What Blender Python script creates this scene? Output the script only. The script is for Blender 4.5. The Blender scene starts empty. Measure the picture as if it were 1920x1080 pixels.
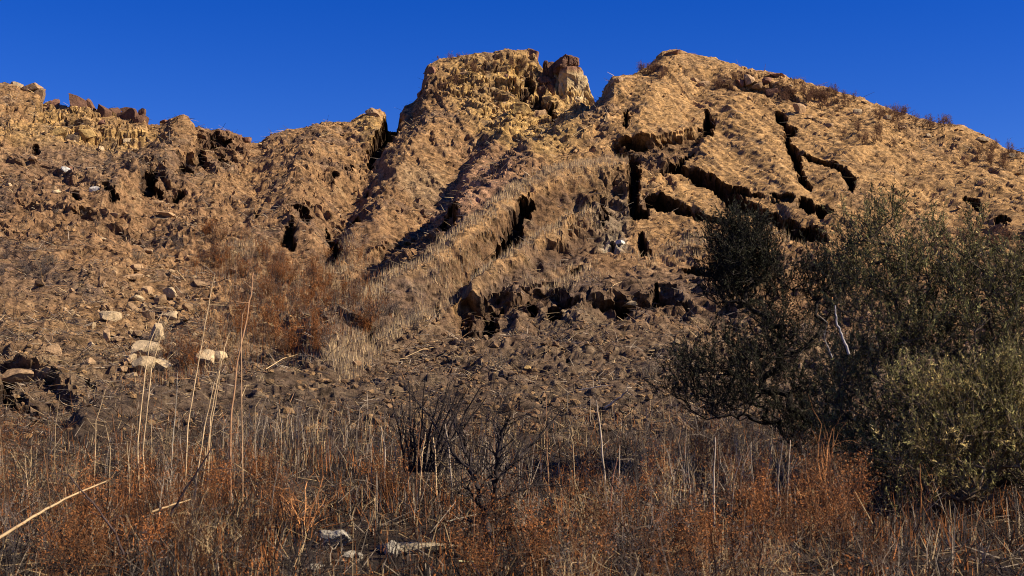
import bpy, bmesh, math, random, time
import numpy as np
from mathutils import Vector
T0 = time.time()
sc = bpy.context.scene
C = sc.collection
R_ = math.radians

# ---------------------------------------------------------------- camera, sky, sun, exposure
CAM_Z, PITCH, HALF = 1.6, R_(5.0), R_(20.0)
cam_d = bpy.data.cameras.new('camera'); cam = bpy.data.objects.new('camera', cam_d); C.objects.link(cam)
cam.location = (0, 0, CAM_Z); cam.rotation_euler = (R_(90) + PITCH, 0, 0)
cam_d.sensor_width = 36; cam_d.lens = 18 / math.tan(HALF)
cam_d.clip_start = 0.1; cam_d.clip_end = 6000
cam_d.dof.use_dof = True; cam_d.dof.focus_distance = 50; cam_d.dof.aperture_fstop = 6.3
sc.camera = cam
SUN_DIR = Vector((0.765, -0.17, 0.60)).normalized()      # towards the sun
w = bpy.data.worlds.new('World'); sc.world = w; w.use_nodes = True
nt = w.node_tree; bg = nt.nodes['Background']
sky = nt.nodes.new('ShaderNodeTexSky'); sky.sky_type = 'NISHITA'; sky.sun_disc = False
sky.sun_elevation = math.asin(SUN_DIR.z); sky.sun_rotation = math.atan2(SUN_DIR.x, SUN_DIR.y)
sky.altitude = 1200; sky.air_density = 1.0; sky.dust_density = 0.0; sky.ozone_density = 6.0
hsv = nt.nodes.new('ShaderNodeHueSaturation'); hsv.inputs['Saturation'].default_value = 1.32; hsv.inputs['Value'].default_value = 1.27; hsv.inputs['Hue'].default_value = .528
nt.links.new(sky.outputs[0], hsv.inputs['Color']); nt.links.new(hsv.outputs[0], bg.inputs[0])
bg.inputs[1].default_value = 0.05
sun_d = bpy.data.lights.new('sun', 'SUN'); sun = bpy.data.objects.new('sun', sun_d); C.objects.link(sun)
sun_d.energy = 5.0; sun_d.angle = R_(0.5); sun_d.color = (1.0, 0.89, 0.71)
sun.rotation_euler = SUN_DIR.to_track_quat('Z', 'Y').to_euler(); sun.location = (40, -20, 60)
sc.view_settings.view_transform = 'Standard'; sc.view_settings.look = 'None'
sc.view_settings.exposure = 1.0; sc.view_settings.gamma = 1.0
sc.cycles.pixel_filter_type = 'BLACKMAN_HARRIS'; sc.cycles.filter_width = 1.0
sc.cycles.max_bounces = 4; sc.cycles.diffuse_bounces = 2; sc.cycles.transparent_max_bounces = 8

# ---------------------------------------------------------------- projection helpers
F = 960 / math.tan(HALF); SP, CP = math.sin(PITCH), math.cos(PITCH)
def P(px, py, Y):
    u = (px - 960) / F; v = (540 - py) / F
    ry = CP - v * SP; rz = SP + v * CP
    return np.array([u / ry * Y, Y, CAM_Z + rz / ry * Y])
def proj(x, y, z):
    z = z - CAM_Z; d = y * CP + z * SP
    return 960 + F * x / d, 540 - F * (z * CP - y * SP) / d

# ---------------------------------------------------------------- noise (numpy)
_rg = np.random.default_rng(7)
_T = _rg.random((64, 64, 64)).astype(np.float32)
def vn(p):
    i = np.floor(p).astype(np.int32); f = (p - i).astype(np.float32); f = f * f * (3 - 2 * f)
    i0 = i & 63; i1 = (i + 1) & 63
    x0, y0, z0 = i0[:, 0], i0[:, 1], i0[:, 2]; x1, y1, z1 = i1[:, 0], i1[:, 1], i1[:, 2]
    fx, fy, fz = f[:, 0], f[:, 1], f[:, 2]
    a = _T[x0, y0, z0] * (1 - fx) + _T[x1, y0, z0] * fx
    b = _T[x0, y1, z0] * (1 - fx) + _T[x1, y1, z0] * fx
    c = _T[x0, y0, z1] * (1 - fx) + _T[x1, y0, z1] * fx
    d = _T[x0, y1, z1] * (1 - fx) + _T[x1, y1, z1] * fx
    a = a * (1 - fy) + b * fy; c = c * (1 - fy) + d * fy
    return a * (1 - fz) + c * fz
def fbm(p, sc_, oct=3, gain=.5, off=0.):
    s = 0; a = 1; t = 0
    for k in range(oct):
        s = s + a * vn(p * np.float32(sc_ * 2.03 ** k) + np.float32(off + 17.3 * k)); t += a; a *= gain
    return s / t - .5
def worley(u, v, seed=3):
    iu = np.floor(u).astype(np.int32); iv = np.floor(v).astype(np.int32)
    f1 = np.full(u.shape, 9., np.float32); f2 = f1.copy(); cid = np.zeros(u.shape, np.float32)
    for du in (-1, 0, 1):
        for dv in (-1, 0, 1):
            a = (iu + du) & 63; b = (iv + dv) & 63
            jx = _T[a, b, seed]; jy = _T[a, b, seed + 1]
            d = np.hypot(iu + du + jx - u, iv + dv + jy - v).astype(np.float32)
            n = d < f1
            f2 = np.where(n, f1, np.minimum(f2, d)); cid = np.where(n, _T[a, b, seed + 2], cid); f1 = np.where(n, d, f1)
    return f1, f2, cid
def sst(a, b, x):
    t = np.clip((x - a) / (b - a), 0, 1); return t * t * (3 - 2 * t)
def lerp(a, b, t): return a + (b - a) * t

# ---------------------------------------------------------------- mesh helpers
def mk_mesh(name, V, Fc, mat, col=None, smooth=False):
    me = bpy.data.meshes.new(name); V = np.asarray(V, np.float32); Fc = np.asarray(Fc, np.int32)
    n, k = Fc.shape
    me.vertices.add(len(V)); me.vertices.foreach_set('co', V.ravel())
    me.loops.add(n * k); me.loops.foreach_set('vertex_index', Fc.ravel())
    me.polygons.add(n); me.polygons.foreach_set('loop_start', np.arange(0, n * k, k, dtype=np.int32))
    me.polygons.foreach_set('loop_total', np.full(n, k, np.int32))
    me.polygons.foreach_set('use_smooth', np.full(n, smooth))
    me.update(calc_edges=True)
    if col is not None:
        at = me.color_attributes.new('col', 'FLOAT_COLOR', 'POINT')
        c4 = np.ones((len(V), 4), np.float32); c4[:, :3] = col; at.data.foreach_set('color', c4.ravel())
    if mat: me.materials.append(mat)
    return me
def link(name, me, parent=None, label=None, cat=None, group=None, kind=None, loc=None):
    o = bpy.data.objects.new(name, me); C.objects.link(o)
    if parent: o.parent = parent
    if loc is not None: o.location = loc
    if label: o['label'] = label
    if cat: o['category'] = cat
    if group: o['group'] = group
    if kind: o['kind'] = kind
    return o

# ---------------------------------------------------------------- materials
def veg_mat(name, rough=.9, trans=0.0, bump=0.0, nscale=20, spec=.1, k=1.0, con=.35, speck=0):
    m = bpy.data.materials.new(name); m.use_nodes = True; t = m.node_tree; b = t.nodes['Principled BSDF']
    a = t.nodes.new('ShaderNodeAttribute'); a.attribute_name = 'col'
    nz = t.nodes.new('ShaderNodeTexNoise'); nz.inputs['Scale'].default_value = nscale; nz.inputs['Detail'].default_value = 6; nz.inputs['Roughness'].default_value = .7
    tc = t.nodes.new('ShaderNodeTexCoord'); t.links.new(tc.outputs['Object'], nz.inputs['Vector'])
    mr = t.nodes.new('ShaderNodeMapRange'); mr.inputs[1].default_value = .3; mr.inputs[2].default_value = .7; mr.inputs[3].default_value = k * (1 - con); mr.inputs[4].default_value = k * (1 + con)
    t.links.new(nz.outputs[0], mr.inputs[0])
    mx = t.nodes.new('ShaderNodeVectorMath'); mx.operation = 'SCALE'
    t.links.new(a.outputs['Color'], mx.inputs[0]); t.links.new(mr.outputs[0], mx.inputs['Scale'])
    if speck:
        n2 = t.nodes.new('ShaderNodeTexNoise'); n2.inputs['Scale'].default_value = 4.2; n2.inputs['Detail'].default_value = 9; n2.inputs['Roughness'].default_value = .78
        t.links.new(tc.outputs['Object'], n2.inputs['Vector'])
        m2 = t.nodes.new('ShaderNodeMapRange'); m2.inputs[1].default_value = .50; m2.inputs[2].default_value = .60; m2.inputs[3].default_value = 1.12; m2.inputs[4].default_value = 1 - speck
        t.links.new(n2.outputs[0], m2.inputs[0]); mq = t.nodes.new('ShaderNodeVectorMath'); mq.operation = 'SCALE'
        t.links.new(mx.outputs[0], mq.inputs[0]); t.links.new(m2.outputs[0], mq.inputs['Scale']); mx = mq; nz = n2
    t.links.new(mx.outputs[0], b.inputs['Base Color'])
    b.inputs['Roughness'].default_value = rough; b.inputs['Specular IOR Level'].default_value = spec
    if bump:
        bp = t.nodes.new('ShaderNodeBump'); bp.inputs['Strength'].default_value = 1.0; bp.inputs['Distance'].default_value = bump
        t.links.new(nz.outputs[0], bp.inputs['Height']); t.links.new(bp.outputs[0], b.inputs['Normal'])
    if trans:
        tr = t.nodes.new('ShaderNodeBsdfTranslucent'); t.links.new(mx.outputs[0], tr.inputs[0])
        ms = t.nodes.new('ShaderNodeMixShader'); ms.inputs[0].default_value = trans
        out = t.nodes['Material Output']; t.links.new(b.outputs[0], ms.inputs[1]); t.links.new(tr.outputs[0], ms.inputs[2]); t.links.new(ms.outputs[0], out.inputs[0])
    return m
M_soil = veg_mat('soil', .95, 0, .16, 9.0, .05, .74, .45, .62)
M_rock = veg_mat('rock', .9, 0, .06, 6.0, .1, .68, .4)
M_veg = veg_mat('dry_plant', .85, .12, 0, 8.0, .15, .8)
M_leaf = veg_mat('leaf', .8, .15, 0, 5.0, .06)
M_bark = veg_mat('bark', .9, 0, .01, 30.0, .1)

# ---------------------------------------------------------------- terrain: control points (pixel of the photograph, distance)
_cols = {
 -500: [(1080,9),(900,14),(800,21),(760,27),(690,35),(600,42),(480,51),(380,58),(280,66),(120,78)],
 -200: [(1080,9),(900,14),(800,21.5),(765,26),(695,34),(600,41.5),(490,50),(390,57),(290,65),(135,77.5)],
 0:    [(1080,9),(980,11.2),(900,14),(800,21.5),(775,25.5),(745,28.5),(700,33),(600,41),(500,49),(400,57),(300,65),(220,72),(153,77)],
 100:  [(800,21.5),(775,26),(740,29.5),(650,37),(550,45),(450,53),(350,61),(255,70),(200,77)],
 200:  [(780,23.5),(758,27.5),(725,31.5),(640,38.5),(540,46),(450,53),(350,61.5),(270,70),(207,77)],
 300:  [(1080,9),(900,14),(800,21),(745,27),(720,32.5),(680,36.5),(600,43),(540,47.5),(470,54),(380,62),(300,68.5),(235,75)],
 420:  [(800,21),(740,27),(715,30),(690,34.5),(640,39.5),(560,47),(500,51.5),(460,55),(380,62),(310,69),(252,78)],
 550:  [(1080,9),(980,11.2),(900,14),(800,21),(740,27),(690,32.5),(665,38),(600,44),(520,51),(485,55),(400,62),(320,69.5),(242,79)],
 640:  [(740,27),(690,31.5),(635,36.5),(605,44),(560,48.5),(500,54),(430,60),(340,68),(232,79.5)],
 700:  [(800,21),(740,27),(690,31),(640,35.5),(600,38.5),(556,42),(530,50),(500,53.5),(450,58.5),(380,64.5),(300,71),(214,80)],
 770:  [(600,37.8),(520,43),(496,45),(468,57),(400,63),(300,71),(215,79.5)],
 830:  [(1080,9),(900,14),(800,21),(740,27),(690,31),(640,34.8),(600,37.6),(520,42.2),(447,47.5),(420,60),(380,64),(300,70),(240,75),(192,79.5),(150,82)],
 940:  [(740,27),(690,31),(640,34.8),(600,37.6),(520,42),(450,46),(390,50),(336,54),(312,67),(260,72),(205,77.5),(170,81),(120,84)],
 1020: [(1080,9),(980,11.2),(900,14),(800,21),(690,31),(640,34.8),(600,37.8),(520,42),(450,45.5),(350,52),(262,59.5),(240,73),(220,78),(195,82)],
 1065: [(600,38),(450,45.5),(350,52),(290,56),(232,61.8),(216,76),(200,83)],
 1100: [(690,31),(600,38),(520,42),(450,45.5),(350,52),(280,57),(204,64)],
 1140: [(204,61.5),(170,65)],
 1250: [(1080,9),(900,14),(800,21),(740,27),(690,31),(640,34.8),(600,37.8),(520,42),(450,45.5),(350,52),(250,59),(160,66),(100,71)],
 1400: [(1080,9),(800,21),(690,31),(600,37.2),(520,41.5),(450,45.5),(350,52),(250,59.5),(170,65.5),(128,69)],
 1560: [(900,14),(690,31),(600,36.8),(520,41),(450,45),(350,51.5),(250,59),(166,65.5)],
 1750: [(1080,9),(800,21),(690,31),(600,36.5),(500,42),(400,48),(300,56),(224,63)],
 1920: [(900,14),(690,30.5),(600,36),(500,41.5),(400,48),(292,58)],
 2150: [(1080,9),(800,21),(700,30),(600,35.5),(500,41.5),(385,52)],
 2450: [(900,14),(800,21),(700,29.5),(600,35.5),(500,43)],
}
_cp = [P(px, py, Y) for px, l in _cols.items() for py, Y in l]
for px in (-600, -100, 400, 900, 1400, 1900, 2500):
    for Y in (2.5, 5.5): _cp.append(np.array([P(px, 900, Y)[0], Y, 0.0 if Y < 3 else .22]))
for px in (-600, 0, 500, 1000, 1400, 1900, 2400): _cp.append(np.array([P(px, 300, 98)[0], 98, 13.]))
_cp = np.array(_cp)
def tps_fit(X, z, lam=1e-4):
    n = len(X); d = np.linalg.norm(X[:, None] - X[None], axis=2)
    K = np.where(d > 0, d * d * np.log(d + 1e-12), 0) + lam * np.eye(n)
    Pm = np.c_[np.ones(n), X]; A = np.block([[K, Pm], [Pm.T, np.zeros((3, 3))]])
    return np.linalg.solve(A, np.r_[z, np.zeros(3)])
def tps_eval(X, w, Q):
    out = np.empty(len(Q))
    for s in range(0, len(Q), 20000):
        q = Q[s:s + 20000]; d2 = ((q[:, None] - X[None]) ** 2).sum(2)
        out[s:s + 20000] = (.5 * d2 * np.log(d2 + 1e-12)) @ w[:-3] + w[-3] + q @ w[-2:]
    return out
# anisotropic metric: log-ish depth warp keeps near and far detail comparable
_wX = np.c_[_cp[:, 0], _cp[:, 1] * .8]
_tw = tps_fit(_wX, _cp[:, 2])
NA, NY = 1180, 640
a_in = np.linspace(-.40, .40, 1090)
a_out = .40 + np.cumsum(np.linspace(.002, .03, 45)); a = np.r_[-a_out[::-1], a_in, a_out].astype(np.float64); NA = len(a)
yy = np.r_[np.linspace(2.5, 8, 14)[:-1], np.linspace(8, 30, 95)[:-1], 30 + 56 * (np.linspace(0, 1, 455) ** 1.05), np.linspace(86.3, 96, 14), np.linspace(98, 200, 12)]
NY = len(yy)
ca = a[::6]; ca = np.r_[ca, a[-1]]; cy = np.linspace(2.5, 98, 300)
Q = np.array([(A * Y, Y * .8) for A in ca for Y in cy])
cz = tps_eval(_wX, _tw, Q).reshape(len(ca), len(cy))
ai = np.interp(a, ca, np.arange(len(ca))); i0 = np.minimum(ai.astype(int), len(ca) - 2); ia = (ai - i0)[:, None]
yi = np.interp(np.minimum(yy, 98), cy, np.arange(len(cy))); j0 = np.minimum(yi.astype(int), len(cy) - 2); ja = (yi - j0)[None]
Z = (cz[i0][:, j0] * (1 - ja) + cz[i0][:, j0 + 1] * ja) * (1 - ia) + (cz[i0 + 1][:, j0] * (1 - ja) + cz[i0 + 1][:, j0 + 1] * ja) * ia
A2, Y2 = np.meshgrid(a, yy, indexing='ij')
# crest: traced outline of the skyline
CREST = [(-700,110),(-300,135),(-50,150),(0,153),(25,156),(40,163),(70,172),(80,197),(95,190),(110,201),(130,201),(138,192),(150,190),(165,197),(172,206),(220,210),(226,216),(270,217),(275,232),(300,234),(320,229),(345,223),(352,234),(362,245),(385,247),(430,249),(455,256),(480,262),(500,252),(520,246),(560,240),(600,235),(660,228),(685,215),(697,208),(712,204),(720,210),(724,238),(745,240),(752,211),(760,198),(773,193),(778,187),(790,165),(795,135),(803,122),(823,111),(850,107),(893,101),(940,97),(990,93),(1001,97),(1006,122),(1016,132),(1024,142),(1034,158),(1060,190),(1098,204),(1106,196),(1130,177),(1137,165),(1150,144),(1165,141),(1185,139),(1200,131),(1220,125),(1245,103),(1265,98),(1300,104),(1340,112),(1380,125),(1440,138),(1500,152),(1560,166),(1620,186),(1680,205),(1740,222),(1800,236),(1850,262),(1890,285),(1920,292),(1980,320),(2100,375),(2300,440),(2600,500)]
YC = [(-700,78),(0,77),(200,77),(350,75),(500,79),(700,80),(830,84),(1000,85),(1093,83.5),(1103,65),(1130,65.5),(1250,71),(1500,67),(1750,63),(1920,58),(2200,51),(2600,46)]
cpx = np.array([c[0] for c in CREST], float); cpy = np.array([c[1] for c in CREST], float)
cyc = np.interp(cpx, [c[0] for c in YC], [c[1] for c in YC])
cw = np.array([P(x, y, Y) for x, y, Y in zip(cpx, cpy, cyc)])
ka = cw[:, 0] / cw[:, 1]; ke = (cw[:, 2] - CAM_Z) / cw[:, 1]
yc_pts = np.array([P(x, 150, y)[:2] for x, y in YC]); yc = np.interp(a, yc_pts[:, 0] / yc_pts[:, 1], yc_pts[:, 1])
et = np.interp(a, ka, ke)
for k in range(NA):
    yk = yc[k]; j = np.searchsorted(yy, yk)
    zc = np.interp(yk, yy, Z[k])
    dz = CAM_Z + et[k] * yk - zc
    L = 4.2 if dz > 1.2 else 7.0
    wgt = sst(yk - L, yk - .6, yy)
    Z[k] += dz * wgt
    m = (yy > yk); zc = CAM_Z + et[k] * yk
    t = yy[m] - yk
    Z[k][m] = np.maximum(zc - .12 * t - .45 * np.maximum(t - 1.5, 0) - .02 * np.maximum(t - 1, 0) ** 1.5, -.6)
    # nothing in front of the crest may poke above the traced line
    e = (Z[k] - CAM_Z) / yy; lim = et[k] - .0005
    mm = (yy < yk - .3) & (e > lim); Z[k][mm] = CAM_Z + lim * yy[mm]
X2 = A2 * Y2
PX, PY = proj(X2, Y2, Z)
elev = (Z - CAM_Z) / Y2
runmax = np.maximum.accumulate(elev, axis=1)
VIS = elev >= runmax - .0035
print('base', time.time() - T0, X2.shape)
# ---------------------------------------------------------------- terrain: relief
gx = np.gradient(Z, axis=0) / np.maximum(np.gradient(X2, axis=0), 1e-6)
gy = np.gradient(Z, axis=1) / np.gradient(yy)[None]
gy = gy - gx * A2
gx = np.clip(gx, -2.5, 2.5); gy = np.clip(gy, -2.5, 2.5)
Nn = np.stack([-gx, -gy, np.ones_like(gx)], -1); Nn /= np.linalg.norm(Nn, axis=-1, keepdims=True)
S0 = np.stack([X2, Y2, Z], -1).reshape(-1, 3).astype(np.float32); Nn = Nn.reshape(-1, 3).astype(np.float32)
px = PX.ravel().astype(np.float32); py = PY.ravel().astype(np.float32); vis = VIS.ravel(); Yf = Y2.ravel().astype(np.float32)
nw1 = fbm(S0, 1.1, 3, .6, 3.); nw2 = fbm(S0, 1.1, 3, .6, 51.); nf1 = fbm(S0, 3.6, 1, .6, 9.); nf2 = fbm(S0, 3.6, 1, .6, 71.)
k_ = np.clip(Yf / 50, .3, 1.3)
sl = S0[:, 1] * .7 + S0[:, 2]
_j1 = worley(S0[:, 0] * 1.6 + nw1 * .8, sl * 1.8, 33)[2] - .5; _j2 = worley(S0[:, 0] * 4.0 + nf1, sl * 3.6 + nf2, 43); _j3 = worley(S0[:, 0] * 4.0 + nf1, sl * 3.6 + nf2, 45)[2] - .5; _j2 = _j2[2] - .5
wk = 1 - .65 * sst(1120, 1220, px)
wpx = px + (nw1 * 22 + nf1 * 5) / k_ * wk + (_j1 * 6 + _j2 * 5) / k_ * (.5 + .5 * wk); wpy = py + (nw2 * 16 + nf2 * 4) / k_ * wk + (_j3 * 6) / k_ * (.5 + .5 * wk)
CRK = [  # (points with half widths in photo pixels), depth in metres
 ([(1176,203,3),(1174,225,5),(1172,246,4)],1.0),
 ([(1156,272,6),(1168,292,9),(1184,296,9),(1188,330,10),(1186,365,9),(1189,402,11)],2.2),
 ([(1165,268,5),(1195,269,6),(1212,272,4)],1.0),
 ([(1325,208,4),(1330,230,9),(1326,248,8),(1308,258,5)],1.4),
 ([(1298,287,5),(1282,300,6),(1262,313,9),(1243,326,9)],1.6),
 ([(1262,318,9),(1300,332,11),(1345,350,10),(1372,370,13),(1420,396,13),(1470,418,14),(1510,438,16),(1542,452,15)],2.0),
 ([(1352,344,3),(1385,352,5),(1430,366,3)],.7),
 ([(1458,213,7),(1464,222,9),(1473,235,4),(1484,247,9),(1474,262,4),(1480,282,6),(1492,298,8),(1496,325,7),(1506,343,5),(1520,359,6)],1.5),
 ([(1503,291,2),(1530,302,3),(1556,316,5),(1580,334,7),(1594,352,8),(1598,362,4)],1.2),
 ([(1504,384,9),(1516,388,9),(1530,392,3),(1544,394,9),(1558,403,5)],1.4),
 ([(1448,368,3),(1485,378,4)],.5),
 ([(1212,372,10),(1235,378,10),(1262,390,8),(1300,403,8),(1345,418,6),(1385,430,6)],1.6),
 ([(1196,392,9),(1205,400,9)],1.6),
 ([(1204,455,13),(1208,470,9),(1202,440,8)],1.3),
 ([(1282,516,5),(1300,513,7),(1330,521,5)],.8),
 ([(858,616,7),(872,600,7),(886,585,5)],.9),
 ([(868,618,9),(900,612,12),(936,606,11)],1.5),
 ([(925,580,10),(915,596,9),(938,574,6)],1.3),
 ([(992,560,6),(1000,572,10),(1012,582,7)],1.2),
 ([(1030,575,6),(1040,592,12),(1050,600,9)],1.3),
 ([(1052,560,4),(1062,578,5)],.8),
 ([(1130,575,9),(1160,578,11),(1195,577,10)],1.8),
 ([(1234,543,3),(1228,560,6),(1221,582,8)],1.0),
 ([(1240,572,5),(1268,574,6)],.7),
 ([(822,444,5),(842,435,8),(862,420,6),(878,408,3)],1.4),
 ([(925,472,3),(945,458,7),(962,436,7),(985,408,6),(1000,398,3)],1.2),
 ([(880,520,3),(892,505,5)],.6), ([(1075,514,6),(1088,505,5)],.7),
 ([(692,648,9),(708,640,8)],.6), ([(655,662,5),(650,668,4)],.6), ([(620,640,5)],.5),
 ([(812,592,5),(822,585,5)],.7),
 ([(614,412,3),(622,432,6),(628,452,7),(630,472,9),(628,492,5)],1.6),
 ([(545,440,10),(543,452,8)],1.3), ([(551,408,6),(566,414,7),(578,416,9)],1.1), ([(668,408,6),(660,416,8)],1.0),
 ([(726,226,10),(728,250,14),(706,270,10),(688,291,5)],2.6), ([(745,228,7),(738,240,10)],1.5),
 ([(283,345,12),(276,358,13),(296,360,9)],1.8), ([(340,330,9),(352,322,8),(366,336,5)],1.1),
 ([(376,282,6),(378,300,6)],1.0), ([(398,262,9),(425,266,6)],.8), ([(412,296,6),(425,300,4)],.8), ([(328,371,7),(340,364,5)],.8),
 ([(213,384,7),(207,374,5)],.9), ([(196,366,4)],.6), ([(66,276,5)],.7), ([(140,380,5)],.6),
 ([(322,738,12),(336,730,8)],1.2), ([(14,700,14),(6,720,14),(30,690,7)],1.1), ([(66,782,9),(66,765,8)],1.0), ([(20,745,12),(50,750,9)],.9), ([(100,752,9)],.8), ([(170,720,6)],.5),
 ([(1810,363,3),(1830,377,5),(1842,388,3)],.7), ([(1872,418,5),(1890,424,4)],.7), ([(1600,228,3)],.3),
 ([(992,150,6),(994,164,6)],.7), ([(1000,190,5),(1002,200,5)],.6), ([(975,168,3),(978,180,4)],.4), ([(962,150,3),(958,170,3)],.4), ([(1012,150,3),(1010,180,4)],.5), ([(985,205,3),(980,220,3)],.3), ([(1025,196,5),(1034,215,8),(1040,238,6)],1.6), ([(1150,455,4)],.5), ([(1131,400,3),(1133,418,5)],.6),
 ([(1070,682,4)],.3), ([(690,345,4)],.4), ([(480,400,4)],.4), ([(620,335,4),(632,330,3)],.5), ([(655,308,5)],.6), ([(985,172,8)],.5),([(1008,190,8)],.5),
]
push = np.zeros(len(px), np.float32); crack_m = push.copy()
for pts, dep in CRK:
    pts = [(x, y, w_ * (1.22 if x > 1150 and y < 500 else 1.25)) for x, y, w_ in pts]
    if len(pts) > 2: pts[0] = (*pts[0][:2], pts[0][2] * .55); pts[-1] = (*pts[-1][:2], pts[-1][2] * .5)
    xs = [p[0] for p in pts]; ys = [p[1] for p in pts]; r = max(p[2] for p in pts) + 26
    y0, y1 = min(ys) - r, max(ys) + r
    ii = np.where(vis & (px > min(xs) - r) & (px < max(xs) + r) & (py > y0) & (py < y1))[0]
    if not len(ii): continue
    qx, qy = wpx[ii], wpy[ii]; best = np.full(len(ii), 9., np.float32)
    if len(pts) == 1: pts = pts * 2
    for (x1, y1_, w1), (x2, y2_, w2) in zip(pts[:-1], pts[1:]):
        dx, dy = x2 - x1, y2_ - y1_; L2 = dx * dx + dy * dy + 1e-6
        t = np.clip(((qx - x1) * dx + (qy - y1_) * dy) / L2, 0, 1)
        best = np.minimum(best, np.hypot(qx - x1 - t * dx, qy - y1_ - t * dy) / (w1 + (w2 - w1) * t))
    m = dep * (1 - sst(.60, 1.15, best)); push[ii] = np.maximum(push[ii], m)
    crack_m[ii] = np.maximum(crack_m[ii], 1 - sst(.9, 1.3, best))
# scarps: ground broken along a line; the face below the line is set back (depth) and climbs out again over R pixels
SCARP = [
 ([(1150,262),(1180,268),(1215,266),(1250,258),(1290,246),(1312,236)],.9,75),
 ([(850,580),(880,566),(930,560),(960,568),(1000,545),(1040,540),(1080,556),(1120,560),(1200,556),(1240,548),(1290,560)],.75,50),
 ([(1040,470),(1080,420),(1120,375),(1172,345)],.5,60),
 ([(800,552),(850,512),(900,474),(960,420),(1010,390),(1060,368)],.38,30), ([(850,590),(900,562),(960,520),(1020,478),(1080,450),(1120,436)],.32,26), ([(730,480),(770,462),(815,446)],.5,26),
 ([(560,655),(610,632),(650,625),(700,625),(740,600)],.3,50),
 ([(690,480),(740,460),(790,440),(815,435)],.5,40),
 ([(0,392),(40,380),(90,383),(130,395),(180,400)],.5,24), ([(120,478),(160,468),(200,464),(240,474)],.45,18),
 ([(0,300),(40,308),(90,312),(140,330)],.5,26), ([(140,400),(190,405),(240,425),(270,440)],.5,24),
 ([(0,432),(50,436),(80,440)],.4,20), ([(360,246),(380,258),(430,262),(462,260)],.5,26),
 ([(365,262),(400,268),(440,286),(450,290)],.7,34), ([(330,310),(350,300),(380,300),(400,310)],.7,36),
 ([(255,330),(280,325),(300,332),(320,345)],.6,50),
 ([(520,402),(560,392),(600,396),(650,400),(690,398)],.45,36),
 ([(0,672),(40,680),(90,690),(140,720)],.5,60), ([(30,735),(90,738),(150,748)],.5,40),
 ([(790,180),(860,172),(930,176),(985,170)],.35,20), ([(800,145),(860,140),(900,150),(960,150)],.4,22),
 ([(1320,232),(1350,225),(1400,225)],.12,18), ([(1600,330),(1700,360),(1800,395)],.14,14), ([(1350,160),(1400,152),(1450,160),(1500,180)],.5,26),
 ([(1650,268),(1720,290),(1800,330),(1880,372)],.16,14), ([(600,296),(660,290),(690,282)],.25,18), ([(560,270),(590,262),(640,262)],.2,16),
 ([(800,330),(850,345),(880,380)],.3,24), ([(905,270),(960,262),(1000,262)],.25,18),
]
sx = px + nw2 * 20 + nf2 * 5; sy = py + (nw1 * 30 + nf1 * 7) / k_
for pts, dep, Rr in SCARP:
    xs = np.array([p[0] for p in pts], float); ys = np.array([p[1] for p in pts], float)
    ii = np.where(vis & (px > xs[0] - 30) & (px < xs[-1] + 30) & (py > ys.min() - 40) & (py < ys.max() + Rr + 40))[0]
    d = sy[ii] - np.interp(sx[ii], xs, ys)
    endf = sst(0, 26, sx[ii] - xs[0] + 13) * sst(0, 26, xs[-1] - sx[ii] + 13)
    m = dep * endf * np.where(d > 0, sst(0, 11, d) * np.clip(1 - d / Rr, 0, 1), 0)
    lip = -.25 * dep * endf * np.exp(-np.clip(-d, 0, 80) / 16) * (d <= 0)
    push[ii] += (m + lip).astype(np.float32)
# spurs and gullies: rounded ribs (+) and hollows (-)
RIB = [([(1165,332),(1060,352),(960,400),(870,470),(790,530),(700,590),(600,660)],.75,30),([(1120,410),(1040,450),(950,510),(880,560)],.6,20),([(1085,392),(1000,432),(930,484),(860,545)],-.7,17),
 ([(1000,295),(930,350),(870,415)],.5,20),([(800,250),(760,320),(720,400),(700,450)],.8,30),([(690,300),(650,380),(625,425)],-.9,26),([(600,255),(560,340),(540,400)],.6,28),
 ([(480,275),(470,340),(430,410)],-.8,34),([(350,232),(330,290),(270,330),(200,372)],.8,28),([(260,420),(330,470),(430,490)],-.6,28),([(830,602),(740,645),(560,702),(350,738),(150,800)],.35,18),
 ([(880,270),(850,330),(800,420)],-.5,22),([(960,240),(920,300),(880,350)],.5,20),([(1700,330),(1850,430)],-.5,26),([(1380,210),(1440,300),(1480,350)],.4,30),([(1640,250),(1560,330)],.4,30),
 ([(1250,110),(1220,180),(1200,240)],.4,26),([(1330,140),(1300,200)],-.4,22),([(100,330),(160,350),(220,390)],-.5,22),([(0,345),(80,350),(180,380),(250,400)],.4,16),([(0,470),(100,500),(200,520)],.35,24),([(600,480),(560,500)],-.5,30),
 ([(1080,570),(1090,600)],.35,16),([(965,585),(975,610)],.3,12),([(1300,470),(1400,480)],.4,26),([(560,420),(590,470)],.5,22),([(660,440),(650,490)],.5,20)]
rpx = px + nw1 * 22 / k_; rpy = py + nw2 * 16 / k_
rib = np.zeros(len(px), np.float32)
for pts, hh, rr_ in RIB:
    b = np.full(len(px), 1e9, np.float32)
    for (x1, y1_), (x2, y2_) in zip(pts[:-1], pts[1:]):
        dx, dy = x2 - x1, y2_ - y1_; t = np.clip(((rpx - x1) * dx + (rpy - y1_) * dy) / (dx * dx + dy * dy), 0, 1)
        b = np.minimum(b, np.hypot(rpx - x1 - t * dx, rpy - y1_ - t * dy))
    hh = hh * (.75 if max(p[0] for p in pts) < 960 or min(p[0] for p in pts) > 1190 else .8)
    rib += hh * np.exp(-(b / rr_) ** 2) * vis
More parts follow.
